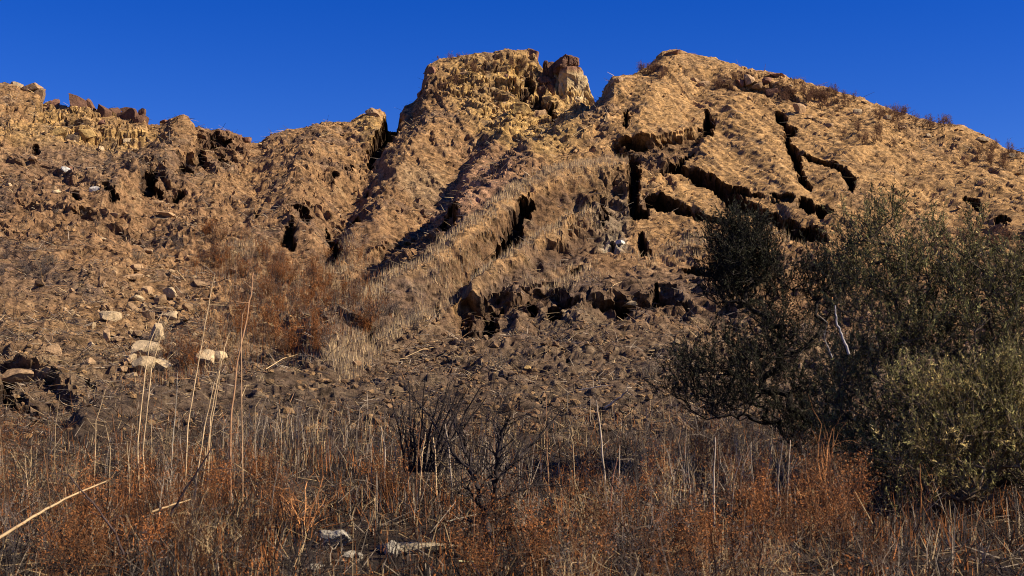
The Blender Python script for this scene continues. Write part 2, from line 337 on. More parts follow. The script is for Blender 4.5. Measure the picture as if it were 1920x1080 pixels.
# clods, rubble, rills
amp = np.clip((Yf - 9) / 32, .08, 1.0) * (1 - sst(95, 120, Yf))
big = fbm(S0, .33, 3, .5, 5.); med = fbm(S0, 1.25, 3, .55, 33.)
r1, r2, rid = worley(S0[:, 0] * 1.15 + nw1 * .5, sl * 1.5 + nw2 * .5, 53)
f1, f2, cid = worley(S0[:, 0] * 1.9 + med * 1.2, sl * 2.4 + big * 2, 3)
g1, g2, cid2 = worley(S0[:, 0] * 4.6 + nf1 * 1.5, sl * 4.4 + nf2 * 1.5, 13)
h1, h2, cid3 = worley(S0[:, 0] * 10. + nf2, sl * 9. + nf1, 23)
patch = sst(-.10, .12, fbm(S0, .22, 3, .6, 91.)); patch2 = sst(-.06, .10, fbm(S0, .5, 2, .6, 191.))
rill = 1 - np.abs(fbm(np.stack([S0[:, 0] * 1.6 + S0[:, 1] * .45, S0[:, 1] * .18, S0[:, 2] * .18], -1), 1.0, 3, .6, 21.)) * 4
def ell(cx, cy, rx, ry, rot=0, soft=.5):
    c, s = math.cos(R_(rot)), math.sin(R_(rot)); dx = wpx - cx; dy = wpy - cy
    d = np.hypot((dx * c + dy * s) / rx, (-dx * s + dy * c) / ry)
    return (1 - sst(1 - soft, 1 + soft, d)) * vis
smooth = np.maximum.reduce([ell(1400, 260, 220, 110, 20) * 1.5, ell(1640, 330, 240, 90, 25) * 1.4, ell(1250, 430, 120, 40, 5), ell(700, 440, 60, 50), ell(940, 460, 260, 60, -35) * 1.5, ell(1150, 520, 180, 50) * 1.1]) * .5
rough = np.clip(1 - smooth, .35, 1)
sp1 = sst(.45, .75, cid); sp2 = sst(.55, .9, cid2); pit = sst(.10, .22, -fbm(S0, 1.9, 2, .5, 311.))
rockz = np.maximum.reduce([ell(180,232,115,34,12,.3), ell(965,170,90,80,20,.3), ell(850,140,60,34,-5,.3) * .6, ell(415,262,60,16,5,.4), ell(1420,158,44,26,20,.4), ell(1075,560,50,30) * .5, ell(1150,410,34,50) * .6])
blockd = (rid - .5) * .55 - (1 - sst(.0, .12, r2 - r1)) * .30 + (cid - .5) * .08
disp = amp * (rockz * blockd + big * (.9 - smooth * .7).clip(.15, 1) + med * .29 * rough * (1 - .5 * rockz) + (rill - .6) * .12 - pit * .17 * rough
              + sp1 * np.sqrt(np.clip(1 - (f1 / .55) ** 2, 0, 1)) * .17 * patch * rough * (1 - .7 * rockz)
              + sp2 * np.sqrt(np.clip(1 - (g1 / .5) ** 2, 0, 1)) * .09 * (.3 + .7 * patch2) * rough
              + nf1 * .07 + nf2 * .05
              + (1 - sst(33, 40, Yf)) * (fbm(S0, 6.5, 2, .6, 511.) * .20 - sst(.12, .25, fbm(S0, 3.2, 2, .5, 611.)) * .22))
crest_fade = 1 - .55 * np.exp(-((Y2 - yc[:, None]) / 3.0) ** 2).ravel()
disp = (disp + rib) * crest_fade
S = S0 + Nn * disp[:, None].astype(np.float32)
pd = np.stack([S[:, 0] / S[:, 1], np.ones(len(S)), lerp(-.75, -.26, (1 - sst(.935, .985, Nn[:, 2])))], 1).astype(np.float32)   # straight into the slope
S += pd * push[:, None]
wl = np.clip(push * 2.5, 0, 1)[:, None] * .19
S += wl * np.stack([fbm(S, 2.6, 3, .6, 401.), 1.6 * fbm(S, 2.1, 3, .6, 431.), fbm(S, 2.6, 3, .6, 461.)], 1) * 2
print('relief', time.time() - T0)
# ---------------------------------------------------------------- terrain: colours (earth kinds and stains)
def c3(*v): return np.array(v, np.float32)
TAN, BRN, APR, DRK, YEL, PNK, GRG, CRM = c3(.52,.30,.122), c3(.34,.19,.088), c3(.20,.125,.073), c3(.085,.052,.034), c3(.62,.38,.13), c3(.42,.235,.135), c3(.31,.26,.17), c3(.62,.50,.34)
col = np.tile(BRN, (len(px), 1))
def mixc(m, c): 
    global col
    col = col + (c - col) * np.clip(m, 0, 1)[:, None]
mixc(sst(560, 330, wpy + nw1 * 60) * sst(1050, 1240, wpx + .0 * wpy) * .95, TAN)
mixc(sst(430, 250, wpy) * lerp(.30, .55, sst(900, 1100, wpx)), TAN)
mixc(sst(640, 700, wpy) * 1.0, APR); mixc(sst(28, 37, 65 - Yf * .9) * 0, APR)
mixc(ell(1150, 650, 520, 110) * .8, APR); mixc(ell(500, 760, 600, 70) * .8, APR)
for e in [(250,600,260,110,0,.6,TAN*.9)]: mixc(ell(*e[:5], e[5]) * .5, e[6])
mixc(ell(960,190,130,70,30,.4) * .9, YEL); mixc(ell(180,235,110,36,15,.4) * .85, YEL); mixc(ell(60,250,70,20) * .5, YEL); mixc(ell(690,235,24,26) * .7, YEL)
mixc(ell(890,375,90,50,-30,.4) * .85, PNK); mixc(ell(840,405,40,35,0) * .6, PNK); mixc(ell(960,268,70,18,18,.4) * .6, YEL * .8); mixc(ell(940,300,90,22,12) * .5, PNK * .85)
mixc(ell(1145,415,36,56,10,.4) * .6, GRG); mixc(ell(1090,590,90,26) * .3, GRG); mixc(ell(1150,458,26,12) * .8, CRM); mixc(ell(800,350,50,30) * .3, GRG)
mixc(ell(150,215,130,18,9,.4) * .0, DRK)
mixc(ell(420,262,60,22,5) * .6, c3(.16,.08,.05)); mixc(ell(200,225,90,16,9) * .4, c3(.22,.11,.07))
mixc(ell(60,330,120,50) * .35, c3(.2,.12,.08))
def seg(pts, r):
    b = np.full(len(px), 1e9, np.float32)
    for (x1, y1_), (x2, y2_) in zip(pts[:-1], pts[1:]):
        dx, dy = x2 - x1, y2_ - y1_; t = np.clip(((rpx - x1) * dx + (rpy - y1_) * dy) / (dx * dx + dy * dy), 0, 1)
        b = np.minimum(b, np.hypot(rpx - x1 - t * dx, rpy - y1_ - t * dy))
    return (1 - sst(r * .5, r, b)) * vis
mixc(seg([(1165,356),(1060,382),(960,436),(880,500),(800,568)], 22) * .6, BRN * .5); mixc(seg([(1120,446),(1040,486),(960,536),(880,590)], 18) * .55, BRN * .5)
mixc(seg([(1165,328),(1060,346),(960,396),(870,466),(790,526),(700,588)], 20) * .6, TAN * 1.15); mixc(seg([(1110,424),(1040,458),(960,512),(860,580)], 14) * .6, TAN * 1.1)
col *= (1 - .45 * rockz * (1 - sst(0, .08, r2 - r1)))[:, None]; mixc(rockz * (cid > .75) * .3, c3(.30,.17,.09)); mixc(ell(985,165,48,60,10,.4) * .75, YEL)
mixc(sst(230, 420, wpy) * sst(900, 600, wpx) * sst(700, 560, wpy) * .35, c3(.27,.155,.085)); mixc(sst(590, 650, wpy) * .4, c3(.20,.145,.095)); mixc(ell(880,385,70,34,-35,.4) * .55, PNK * 1.1)
# dark brush litter and charred crust in patches
lit = fbm(S0, .8, 4, .65, 131.)
mixc(sst(.02, .16, lit) * .6 * (1 - .5 * sst(1100, 1300, px) * sst(520, 420, py)), c3(.15,.10,.075))
lit2 = fbm(S0, 3.2, 3, .7, 231.)
mixc(sst(.03, .2, lit2) * .55, c3(.13,.075,.045)); mixc(sst(.05, .22, -lit2) * .3, CRM * c3(.8,.7,.55))
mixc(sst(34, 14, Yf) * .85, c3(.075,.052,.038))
for e in [(1150,540,300,30,-3),(180,300,150,40,10),(60,540,160,40,0),(720,600,150,30,-30),(1050,480,200,20,-33)]: mixc(ell(*e) * .35, c3(.15,.11,.085))
# soil colour is mixed darker inside cracks and on the set-back faces
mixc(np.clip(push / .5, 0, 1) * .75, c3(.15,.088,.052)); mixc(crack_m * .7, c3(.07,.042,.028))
# tone drops between clods and varies from clod to clod
col *= (1 + (cid[:, None] - .5) * .22 * patch[:, None]) * (1 + (cid2[:, None] - .5) * .42) * (1 + (cid3[:, None] - .5) * .3)
col *= (1 - .35 * sst(.45, .8, g1) * (.3 + .7 * patch2))[:, None]
# sandstone and siltstone bedding lines
bed = np.sin((S0[:, 2] * 1.0 + S0[:, 0] * .35 + nw1 * .6) * 16)
bm = np.maximum(ell(890,340,120,80,-20), ell(1000,220,80,60)) * .22
col *= (1 + bed * bm)[:, None]
col = np.clip(col, .01, .9).astype(np.float32)
idx = np.arange(NA * NY, dtype=np.int32).reshape(NA, NY)
quads = np.stack([idx[:-1, :-1], idx[1:, :-1], idx[1:, 1:], idx[:-1, 1:]], -1)   # (NA-1, NY-1, 4)
S3 = S.reshape(NA, NY, 3)
# foreground flat, apron and hill are one ground; cut it where the apron meets the broken hill
rowcut = int(np.searchsorted(yy, 30.0))
def part_of(name, q, label):
    u, inv = np.unique(q.ravel(), return_inverse=True)
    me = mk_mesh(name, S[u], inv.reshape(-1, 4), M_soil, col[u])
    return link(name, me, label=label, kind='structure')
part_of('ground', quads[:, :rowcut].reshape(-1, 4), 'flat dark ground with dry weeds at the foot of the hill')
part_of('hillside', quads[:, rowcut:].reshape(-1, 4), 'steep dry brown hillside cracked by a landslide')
# the valley floor all round, below the modelled slope, out to the horizon
gv = [(-4000, -4000, -.75), (4000, -4000, -.75), (4000, 4000, -.75), (-4000, 4000, -.75)]
gm = mk_mesh('valley_floor', gv, [(0, 1, 2, 3)], M_soil, np.tile(c3(.2,.14,.09), (4, 1)))
link('valley_floor', gm, kind='structure')
fv = []; 
for Y in (2.5, -30): fv += [(x, Y, 0 if Y > 0 else -.7) for x in (-60, 60)]
link('near_ground', mk_mesh('near_ground', [(-8, -14, -.7), (8, -14, -.7), (float(S3[-1, 0, 0]), 2.5, float(S3[-1, 0, 2]) ), (float(S3[0, 0, 0]), 2.5, float(S3[0, 0, 2]))], [(0, 1, 2, 3)], M_soil, np.tile(c3(.1,.075,.055), (4, 1))), kind='structure')
# ---------------------------------------------------------------- placing things on the finished surface
el3 = (S3[:, :, 2] - CAM_Z) / S3[:, :, 1]; el3m = np.maximum.accumulate(el3, axis=1)
av = a
def at(x, y):
    """surface point seen at a pixel of the photograph"""
    r = P(x, y, 1.0); aa = r[0]; e = r[2] - CAM_Z
    i = int(np.clip(np.searchsorted(av, aa), 1, NA - 2))
    if abs(av[i - 1] - aa) < abs(av[i] - aa): i -= 1
    j = int(np.searchsorted(el3m[i], e)); j = min(max(j, 1), NY - 1)
    return Vector(S3[i, j].tolist())
def ground_z(x, y):
    i = int(np.clip(np.searchsorted(av, x / max(y, 1)), 0, NA - 1)); j = int(np.clip(np.searchsorted(yy, y), 0, NY - 1))
    return float(S3[i, j, 2])
print('terrain', time.time() - T0)
# ================================================================ geometry builders
rng = np.random.default_rng(11); rd = random.Random(5)
def tubes(p0, p1, r0, r1, n=3):
    p0 = np.asarray(p0, float); p1 = np.asarray(p1, float); r0 = np.asarray(r0, float)[:, None]; r1 = np.asarray(r1, float)[:, None]
    d = p1 - p0; d /= np.linalg.norm(d, axis=1, keepdims=True) + 1e-9
    h = np.where(np.abs(d[:, 2:3]) < .9, [[0, 0, 1.]], [[1., 0, 0]]); u = np.cross(d, h); u /= np.linalg.norm(u, axis=1, keepdims=True) + 1e-9; v = np.cross(d, u)
    N = len(p0); V = np.empty((N, 2 * n, 3))
    for k in range(n):
        t = 2 * math.pi * k / n; o = u * math.cos(t) + v * math.sin(t)
        V[:, k] = p0 + o * r0; V[:, n + k] = p1 + o * r1
    b = (np.arange(N) * 2 * n)[:, None]; Fs = []
    for k in range(n):
        k2 = (k + 1) % n
        Fs.append(np.c_[b + k, b + k2, b + n + k2]); Fs.append(np.c_[b + k, b + n + k2, b + n + k])
    return V.reshape(-1, 3), np.concatenate(Fs)
def tube_cols(c, n=3): return np.repeat(np.asarray(c), 2 * n, axis=0)
def leaves(pts, size, elong=2.0, updir=None):
    pts = np.asarray(pts); N = len(pts)
    d = rng.normal(size=(N, 3)); 
    if updir is not None: d = d * .6 + updir
    d /= np.linalg.norm(d, axis=1, keepdims=True); s = np.cross(d, rng.normal(size=(N, 3))); s /= np.linalg.norm(s, axis=1, keepdims=True)
    sz = (np.asarray(size) * np.ones(N) * rng.uniform(.6, 1.4, N))[:, None]
    V = np.stack([pts - s * sz * .35, pts + s * sz * .35, pts + d * sz * elong], 1).reshape(-1, 3)
    return V, np.arange(3 * N).reshape(-1, 3)
def join(parts):
    V, Fc, Cc, o = [], [], [], 0
    for v, f, c in parts:
        V.append(v); Fc.append(np.asarray(f) + o); Cc.append(np.broadcast_to(c, (len(v), 3)) if np.ndim(c) == 1 else c); o += len(v)
    return np.concatenate(V), np.concatenate(Fc), np.concatenate(Cc).astype(np.float32)
_ico = {}
def ico(s):
    if s not in _ico:
        bm = bmesh.new(); bmesh.ops.create_icosphere(bm, subdivisions=s, radius=1.0); bm.verts.ensure_lookup_table()
        _ico[s] = (np.array([v.co[:] for v in bm.verts]), np.array([[v.index for v in f.verts] for f in bm.faces])); bm.free()
    return _ico[s]
def rock(seed, dx, dy, dz, sub=3, cuts=9, boxy=.5, nz=.07):
    g = np.random.default_rng(seed); V, Fc = ico(sub); V = V.copy()
    for k in range(cuts):
        n = g.normal(size=3)
        if g.random() < boxy: n = np.eye(3)[g.integers(3)] * g.choice([-1, 1]) + g.normal(size=3) * .22
        n /= np.linalg.norm(n); d = g.uniform(.34, .72); e = V @ n - d; V -= np.maximum(e, 0)[:, None] * n * .97
    m = np.abs(V).max(0); V = V / m
    q = (V * 1.0 + g.random(3) * 40).astype(np.float32)
    V = V * (1 + nz * 2.2 * fbm(q, 2.2, 3, .6)[:, None]) + nz * .8 * np.stack([fbm(q, 5.5, 2, .6, k * 9.) for k in range(3)], 1)
    V = V * np.array([dx, dy, dz]) * .5
    t = .82 + .36 * (fbm(q, 1.6, 3, .6, 3.) + .5)
    return V, Fc, t
def plant(seed, h, nst, spread, kids, klen, rad, stemc, leafc=None, nleaf=0, lsz=.012, curve=.25, lv2=True, up=.25):
    """branching dry plant: stems from one foot, side twigs, optional small leaves / seed heads"""
    g = np.random.default_rng(seed); p0, p1, r0, r1, cc, tips = [], [], [], [], [], []
    def br(p, d, L, r, lev):
        ns = 6 if lev == 0 else (4 if lev == 1 else 2)
        for k in range(ns):
            d = d + g.normal(size=3) * curve * (.5 if lev == 0 else .8) + np.array([0, 0, up * .3]); d = d / np.linalg.norm(d)
            q = p + d * L / ns; ra = r * (1 - .75 * k / ns); rb = r * (1 - .75 * (k + 1) / ns)
            p0.append(p); p1.append(q); r0.append(ra); r1.append(rb); cc.append(stemc * g.uniform(.7, 1.3))
            if lev >= 1 or k >= ns - 2: tips.append(p + (q - p) * g.random())
            p = q
            if lev < (2 if lv2 else 1) and (k >= 1 or lev > 0):
                for _ in range(kids[lev] if g.random() < .8 else 0):
                    e = d * .6 + g.normal(size=3) * .6 + np.array([0, 0, up]); e /= np.linalg.norm(e)
                    br(p, e, L * klen * g.uniform(.6, 1.2) * (1 - .4 * k / ns), rb * .6, lev + 1)
    for s in range(nst):
        an = g.uniform(0, 2 * math.pi); sp = spread * g.uniform(.2, 1.0); d = np.array([math.cos(an) * sp, math.sin(an) * sp, 1.0]); d /= np.linalg.norm(d)
        br(np.array([math.cos(an) * .02, math.sin(an) * .02, -.04]), d, h * g.uniform(.7, 1.05), rad * g.uniform(.7, 1.2), 0)
    V, Fc = tubes(p0, p1, r0, r1, 3); parts = [(V, Fc, tube_cols(np.array(cc), 3))]
    if nleaf:
        tp = np.array(tips); q = tp[g.integers(len(tp), size=nleaf)] + g.normal(size=(nleaf, 3)) * .018
        lv, lf = leaves(q, lsz); parts.append((lv, lf, np.repeat(leafc * g.uniform(.5, 1.5, (nleaf, 1)), 3, axis=0)))
    return join(parts)
def blades(base, h, wd, colr, lean=.35, seg2=False):
    """thin dry grass blades standing on points"""
    N = len(base); an = rng.uniform(0, 6.283, N); la = rng.normal(0, lean, N)
    d = np.stack([np.cos(an) * la, np.sin(an) * la, np.ones(N)], 1); d /= np.linalg.norm(d, axis=1, keepdims=True)
    th = rng.uniform(0, 3.14, N); s = np.stack([np.cos(th), np.sin(th) * .5, 0 * th], 1) * (wd[:, None] if np.ndim(wd) else wd) * .5
    L = h[:, None]
    if not seg2:
        V = np.stack([base - s, base + s, base + d * L], 1).reshape(-1, 3); Fc = np.arange(3 * N).reshape(-1, 3); k = 3
    else:
        mid = base + d * L * .55; d2 = d + rng.normal(0, .3, (N, 3)); d2 /= np.linalg.norm(d2, axis=1, keepdims=True)
        V = np.stack([base - s, base + s, mid - s * .8, mid + s * .8, mid + d2 * L * .45], 1).reshape(-1, 3)
        b = np.arange(N)[:, None] * 5; Fc = np.concatenate([b + [0, 1, 3], b + [0, 3, 2], b + [2, 3, 4]]); k = 5
    return V, Fc, np.repeat(colr, k, axis=0)
_cw = np.repeat(np.clip(np.gradient(a) / .00073, 1, 12), NY)
def pick(mask, n, g=rng):
    """random points on the visible surface, weighted by mask and by how large they show"""
    w_ = (mask * vis * (Yf > 5) * _cw * (np.abs(A2.ravel()) < .50)).astype(np.float64); cs = np.cumsum(w_); ii = np.searchsorted(cs, g.random(n) * cs[-1]); ii = np.minimum(ii, len(S) - 1)
    return ii, S[ii] + g.normal(size=(n, 3)) * np.array([.025, .05, 0]) + (g.random(n) - .5)[:, None] * [1, 0, 0] * (_cw[ii] * .0008 * S[ii, 1] * (_cw[ii] > 1.5))[:, None]
def box_m(x0, x1, y0, y1, sft=15): return sst(x0 - sft, x0 + sft, px) * (1 - sst(x1 - sft, x1 + sft, px)) * sst(y0 - sft, y0 + sft, py) * (1 - sst(y1 - sft, y1 + sft, py))
def near_line(pts, r):
    b = np.full(len(px), 1e9, np.float32)
    for (x1, y1_), (x2, y2_) in zip(pts[:-1], pts[1:]):
        dx, dy = x2 - x1, y2_ - y1_; t = np.clip(((wpx - x1) * dx + (wpy - y1_) * dy) / (dx * dx + dy * dy), 0, 1)
        b = np.minimum(b, np.hypot(wpx - x1 - t * dx, wpy - y1_ - t * dy))
    return (1 - sst(r * .5, r, b)) * vis
def tint(base, n, var=.35, hue=.08):
    return np.clip(np.array(base) * rng.uniform(1 - var, 1 + var, (n, 1)) * rng.uniform(1 - hue, 1 + hue, (n, 3)), 0, .9)

# ================================================================ rock: outcrops along the crest
def rock_obj(name, x, y, wpx_, hpx, tone, parent=None, Y=None, seed=0, dep=1.0, rz=0, tilt=0, sub=3, sink=.25, **kw):
    """a stone that shows wpx_ x hpx pixels of the photograph, resting at its spot"""
    p = at(x, y + hpx * .35) if Y is None else Vector(P(x, y, Y).tolist())
    m = p.y / F / CP; bk = 1.0 if parent else 1.22; W, H = wpx_ * m * 1.18 * bk, hpx * m * 1.3 * bk; D = (W + H) * .5 * dep
    V, Fc, t = rock(seed, W, D, H, sub, **{k: v for k, v in kw.items() if k in ('cuts', 'boxy', 'nz')})
    c, s = math.cos(tilt), math.sin(tilt); V = V @ np.array([[c, 0, -s], [0, 1, 0], [s, 0, c]])
    me = mk_mesh(name, V, Fc, M_rock, np.asarray(tone)[None] * t[:, None] * 1.0)
    o = link(name, me, parent)
    q = P(x, y, p.y) if Y is None else P(x, y, Y)
    loc = Vector(q.tolist()) 
    if Y is None: loc = Vector((q[0], p.y + D * .1, max(q[2], p.z + H * (.5 - sink - .14))))
    if parent: loc = loc - parent.location
    o.location = loc; o.rotation_euler.z = rz
    return o
DKR, RED, YLR, CRR, TNR = c3(.20,.105,.065), c3(.30,.15,.095), c3(.58,.37,.14), c3(.62,.45,.26), c3(.46,.29,.155)
e = bpy.data.objects.new('sandstone_pinnacle', None); C.objects.link(e); e.location = P(1062, 238, 83.0).tolist()
e['label'] = 'detached sandstone pinnacle with dark brown cap beside the flat-topped crag'; e['category'] = 'rock pinnacle'
def spire(name, cx, y0, y1, wt, wb, tone, Y, seed, dep=.8, band=None):
    m = Y / F; V, Fc = ico(5); V = V.copy(); g = np.random.default_rng(seed)
    for k in range(22):
        n = g.normal(size=3) * [1, 1, .45]; n /= np.linalg.norm(n); d_ = g.uniform(.5, .85); e_ = V @ n - d_; V -= np.maximum(e_, 0)[:, None] * n
    V[:, 2] = np.clip(V[:, 2] * 1.25, -1, 1); V = V / np.abs(V).max(0)
    h = (V[:, 2] + 1) / 2; wd_ = lerp(wb, wt, h) * m * .5; V = np.c_[V[:, 0] * wd_, V[:, 1] * wd_ * dep, V[:, 2] * (y1 - y0) * m * .5]
    q = (V + g.random(3) * 30).astype(np.float32); a1, a2, ci = worley(q[:, 0] * 1.5 + q[:, 1] * .9, q[:, 2] * 1.1 + q[:, 1] * .5, 5); b1, b2, cj = worley(q[:, 0] * 3.4 + q[:, 1] * 2, q[:, 2] * 3 + q[:, 1], 15)
    cr = 1 - sst(0, .13, a2 - a1); cr2 = 1 - sst(0, .12, b2 - b1)
    nr = V / (np.linalg.norm(V, axis=1, keepdims=True) + 1e-6) * [1, 1, .3]
    V = V + nr * ((ci - .5) * .34 - cr * .16 + (cj - .5) * .09 - cr2 * .05 + fbm(q, 3.5, 3, .6) * .16)[:, None]
    c = tone[None] * (.78 + .4 * ci[:, None]) * (.9 + .2 * cj[:, None]) * (1 - .3 * cr[:, None])
    if band is not None: 
        for z0, z1, cc in band: c = lerp(c, cc[None] * (.85 + .3 * cj[:, None]), (sst(z0 - .05, z0 + .05, h + (ci - .5) * .12) * (1 - sst(z1 - .05, z1 + .05, h + (ci - .5) * .12)))[:, None])
    o = link(name, mk_mesh(name, V, Fc, M_rock, c), e); o.location = (Vector(P(cx, (y0 + y1) / 2, Y).tolist()) - e.location); o.rotation_euler.z = 0
    return o
spire('buttress', 1044, 132, 236, 34, 46, YLR * .9, 83.35, 37, .9, [(.7, 1.1, CRR * .9)])
spire('buttress', 1022, 168, 260, 30, 46, YLR * .85, 83.3, 36, .9)
spire('body', 1070, 128, 262, 84, 112, YLR * 1.1, 83.1, 31, .8, [(.66, .95, c3(.60,.43,.22)), (.95, 1.1, DKR * 1.2)])
spire('cap_block', 1061, 101, 150, 66, 60, DKR * .95, 83.0, 32, .9)
spire('slab', 1027, 116, 200, 30, 44, DKR * .75, 83.1, 33, 1.0)
spire('buttress', 1090, 140, 240, 26, 48, YLR * 1.05, 82.8, 34, .9, [(.5, 1.1, c3(.62,.45,.24))])
spire('buttress', 1040, 165, 268, 34, 54, YLR * .85, 82.7, 35, .9)
e = bpy.data.objects.new('sandstone_crag', None); C.objects.link(e); e.location = P(980, 215, 82.0).tolist()
e['label'] = 'yellow broken sandstone face on the right end of the flat-topped crag'; e['category'] = 'rock crag'
CRG = [(1000,110,22,30,RED*.9),(984,118,20,20,TNR*.8),(1012,172,20,30,YLR*.9),(975,212,26,22,YLR*.8),(1010,222,20,22,TNR*.9),(938,200,20,14,TNR*.8),(868,142,18,10,TNR),(835,150,14,10,YLR*.8),(806,142,16,18,RED),(798,160,14,22,DKR*1.3),(790,180,20,16,DKR*1.4),(905,158,16,9,TNR),(880,175,20,10,TNR*.9),(845,120,16,8,TNR*.9),(880,112,20,7,RED),(930,130,16,8,TNR),(955,150,16,10,RED)]
for k, (x, y, W_, H_, t_) in enumerate(CRG):
    u_ = at(x, y); Yk = u_.y + .05 if abs(proj(u_.x, u_.y, u_.z)[1] - y) < 14 else 83.4
    rock_obj('rock_block', x, y, W_ * 1.3, H_ * 1.3, t_, e, Y=Yk + .55 + rd.uniform(-.1, .25), seed=200 + k, dep=1.0, cuts=14, boxy=.6, nz=.12, tilt=rd.uniform(-.3, .3))
e = bpy.data.objects.new('rock_outcrop', None); C.objects.link(e); e.location = P(190, 255, 75.0).tolist()
e['label'] = 'jagged brown and yellow broken outcrop on the far left skyline'; e['category'] = 'rock outcrop'
OUT = [(148,196,30,22,DKR*1.2),(166,202,22,18,DKR),(190,212,26,16,DKR*.9),(210,214,24,16,DKR),(232,222,18,22,DKR*.8),(246,224,20,20,DKR*.9),(264,226,20,22,DKR),(268,212,12,10,DKR),(240,208,18,8,DKR*.8),
       (99,199,22,16,RED),(115,206,20,12,TNR*.8),(88,206,16,14,YLR*.8),(60,168,28,10,TNR),(72,182,16,22,TNR*.8),(34,162,20,8,CRR*.8),
       (122,228,22,18,YLR*.9),(110,250,26,20,YLR*.9),(164,250,26,16,YLR*.85),(140,262,22,12,CRR*.7),(200,236,22,12,RED),(76,228,16,14,YLR*.7)]
for k, (x, y, W_, H_, t_) in enumerate(OUT):
    u_ = at(x, y); Yk = u_.y - .05 if abs(proj(u_.x, u_.y, u_.z)[1] - y) < 10 else 76.4
    rock_obj('rock_block', x, y, W_ * 1.3, H_ * 1.4, t_ * .9, e, Y=Yk + rd.uniform(.1, .5), seed=300 + k, dep=.9, cuts=15, boxy=.75, nz=.07, tilt=rd.uniform(-.35, .35))
e = bpy.data.objects.new('rock_ledge', None); C.objects.link(e); e.location = P(415, 262, 76.5).tolist()
e['label'] = 'low dark reddish rock ledge in the saddle of the skyline'; e['category'] = 'rock ledge'
for k, (x, y, W_, H_) in enumerate([(376,254,26,14),(398,256,24,16),(420,257,26,16),(442,260,24,12),(460,263,18,8),(384,266,22,10),(410,268,26,9),(436,270,22,8),(345,230,14,10),(308,229,14,7)]):
    rock_obj('rock_block', x, y, W_ * 1.1, H_ * 1.1, RED * rd.uniform(.6, .95), e, Y=76.6 - (0.8 if y > 264 else 0), seed=400 + k, dep=.8, cuts=11, boxy=.7, nz=.07)
print('outcrops', time.time() - T0)
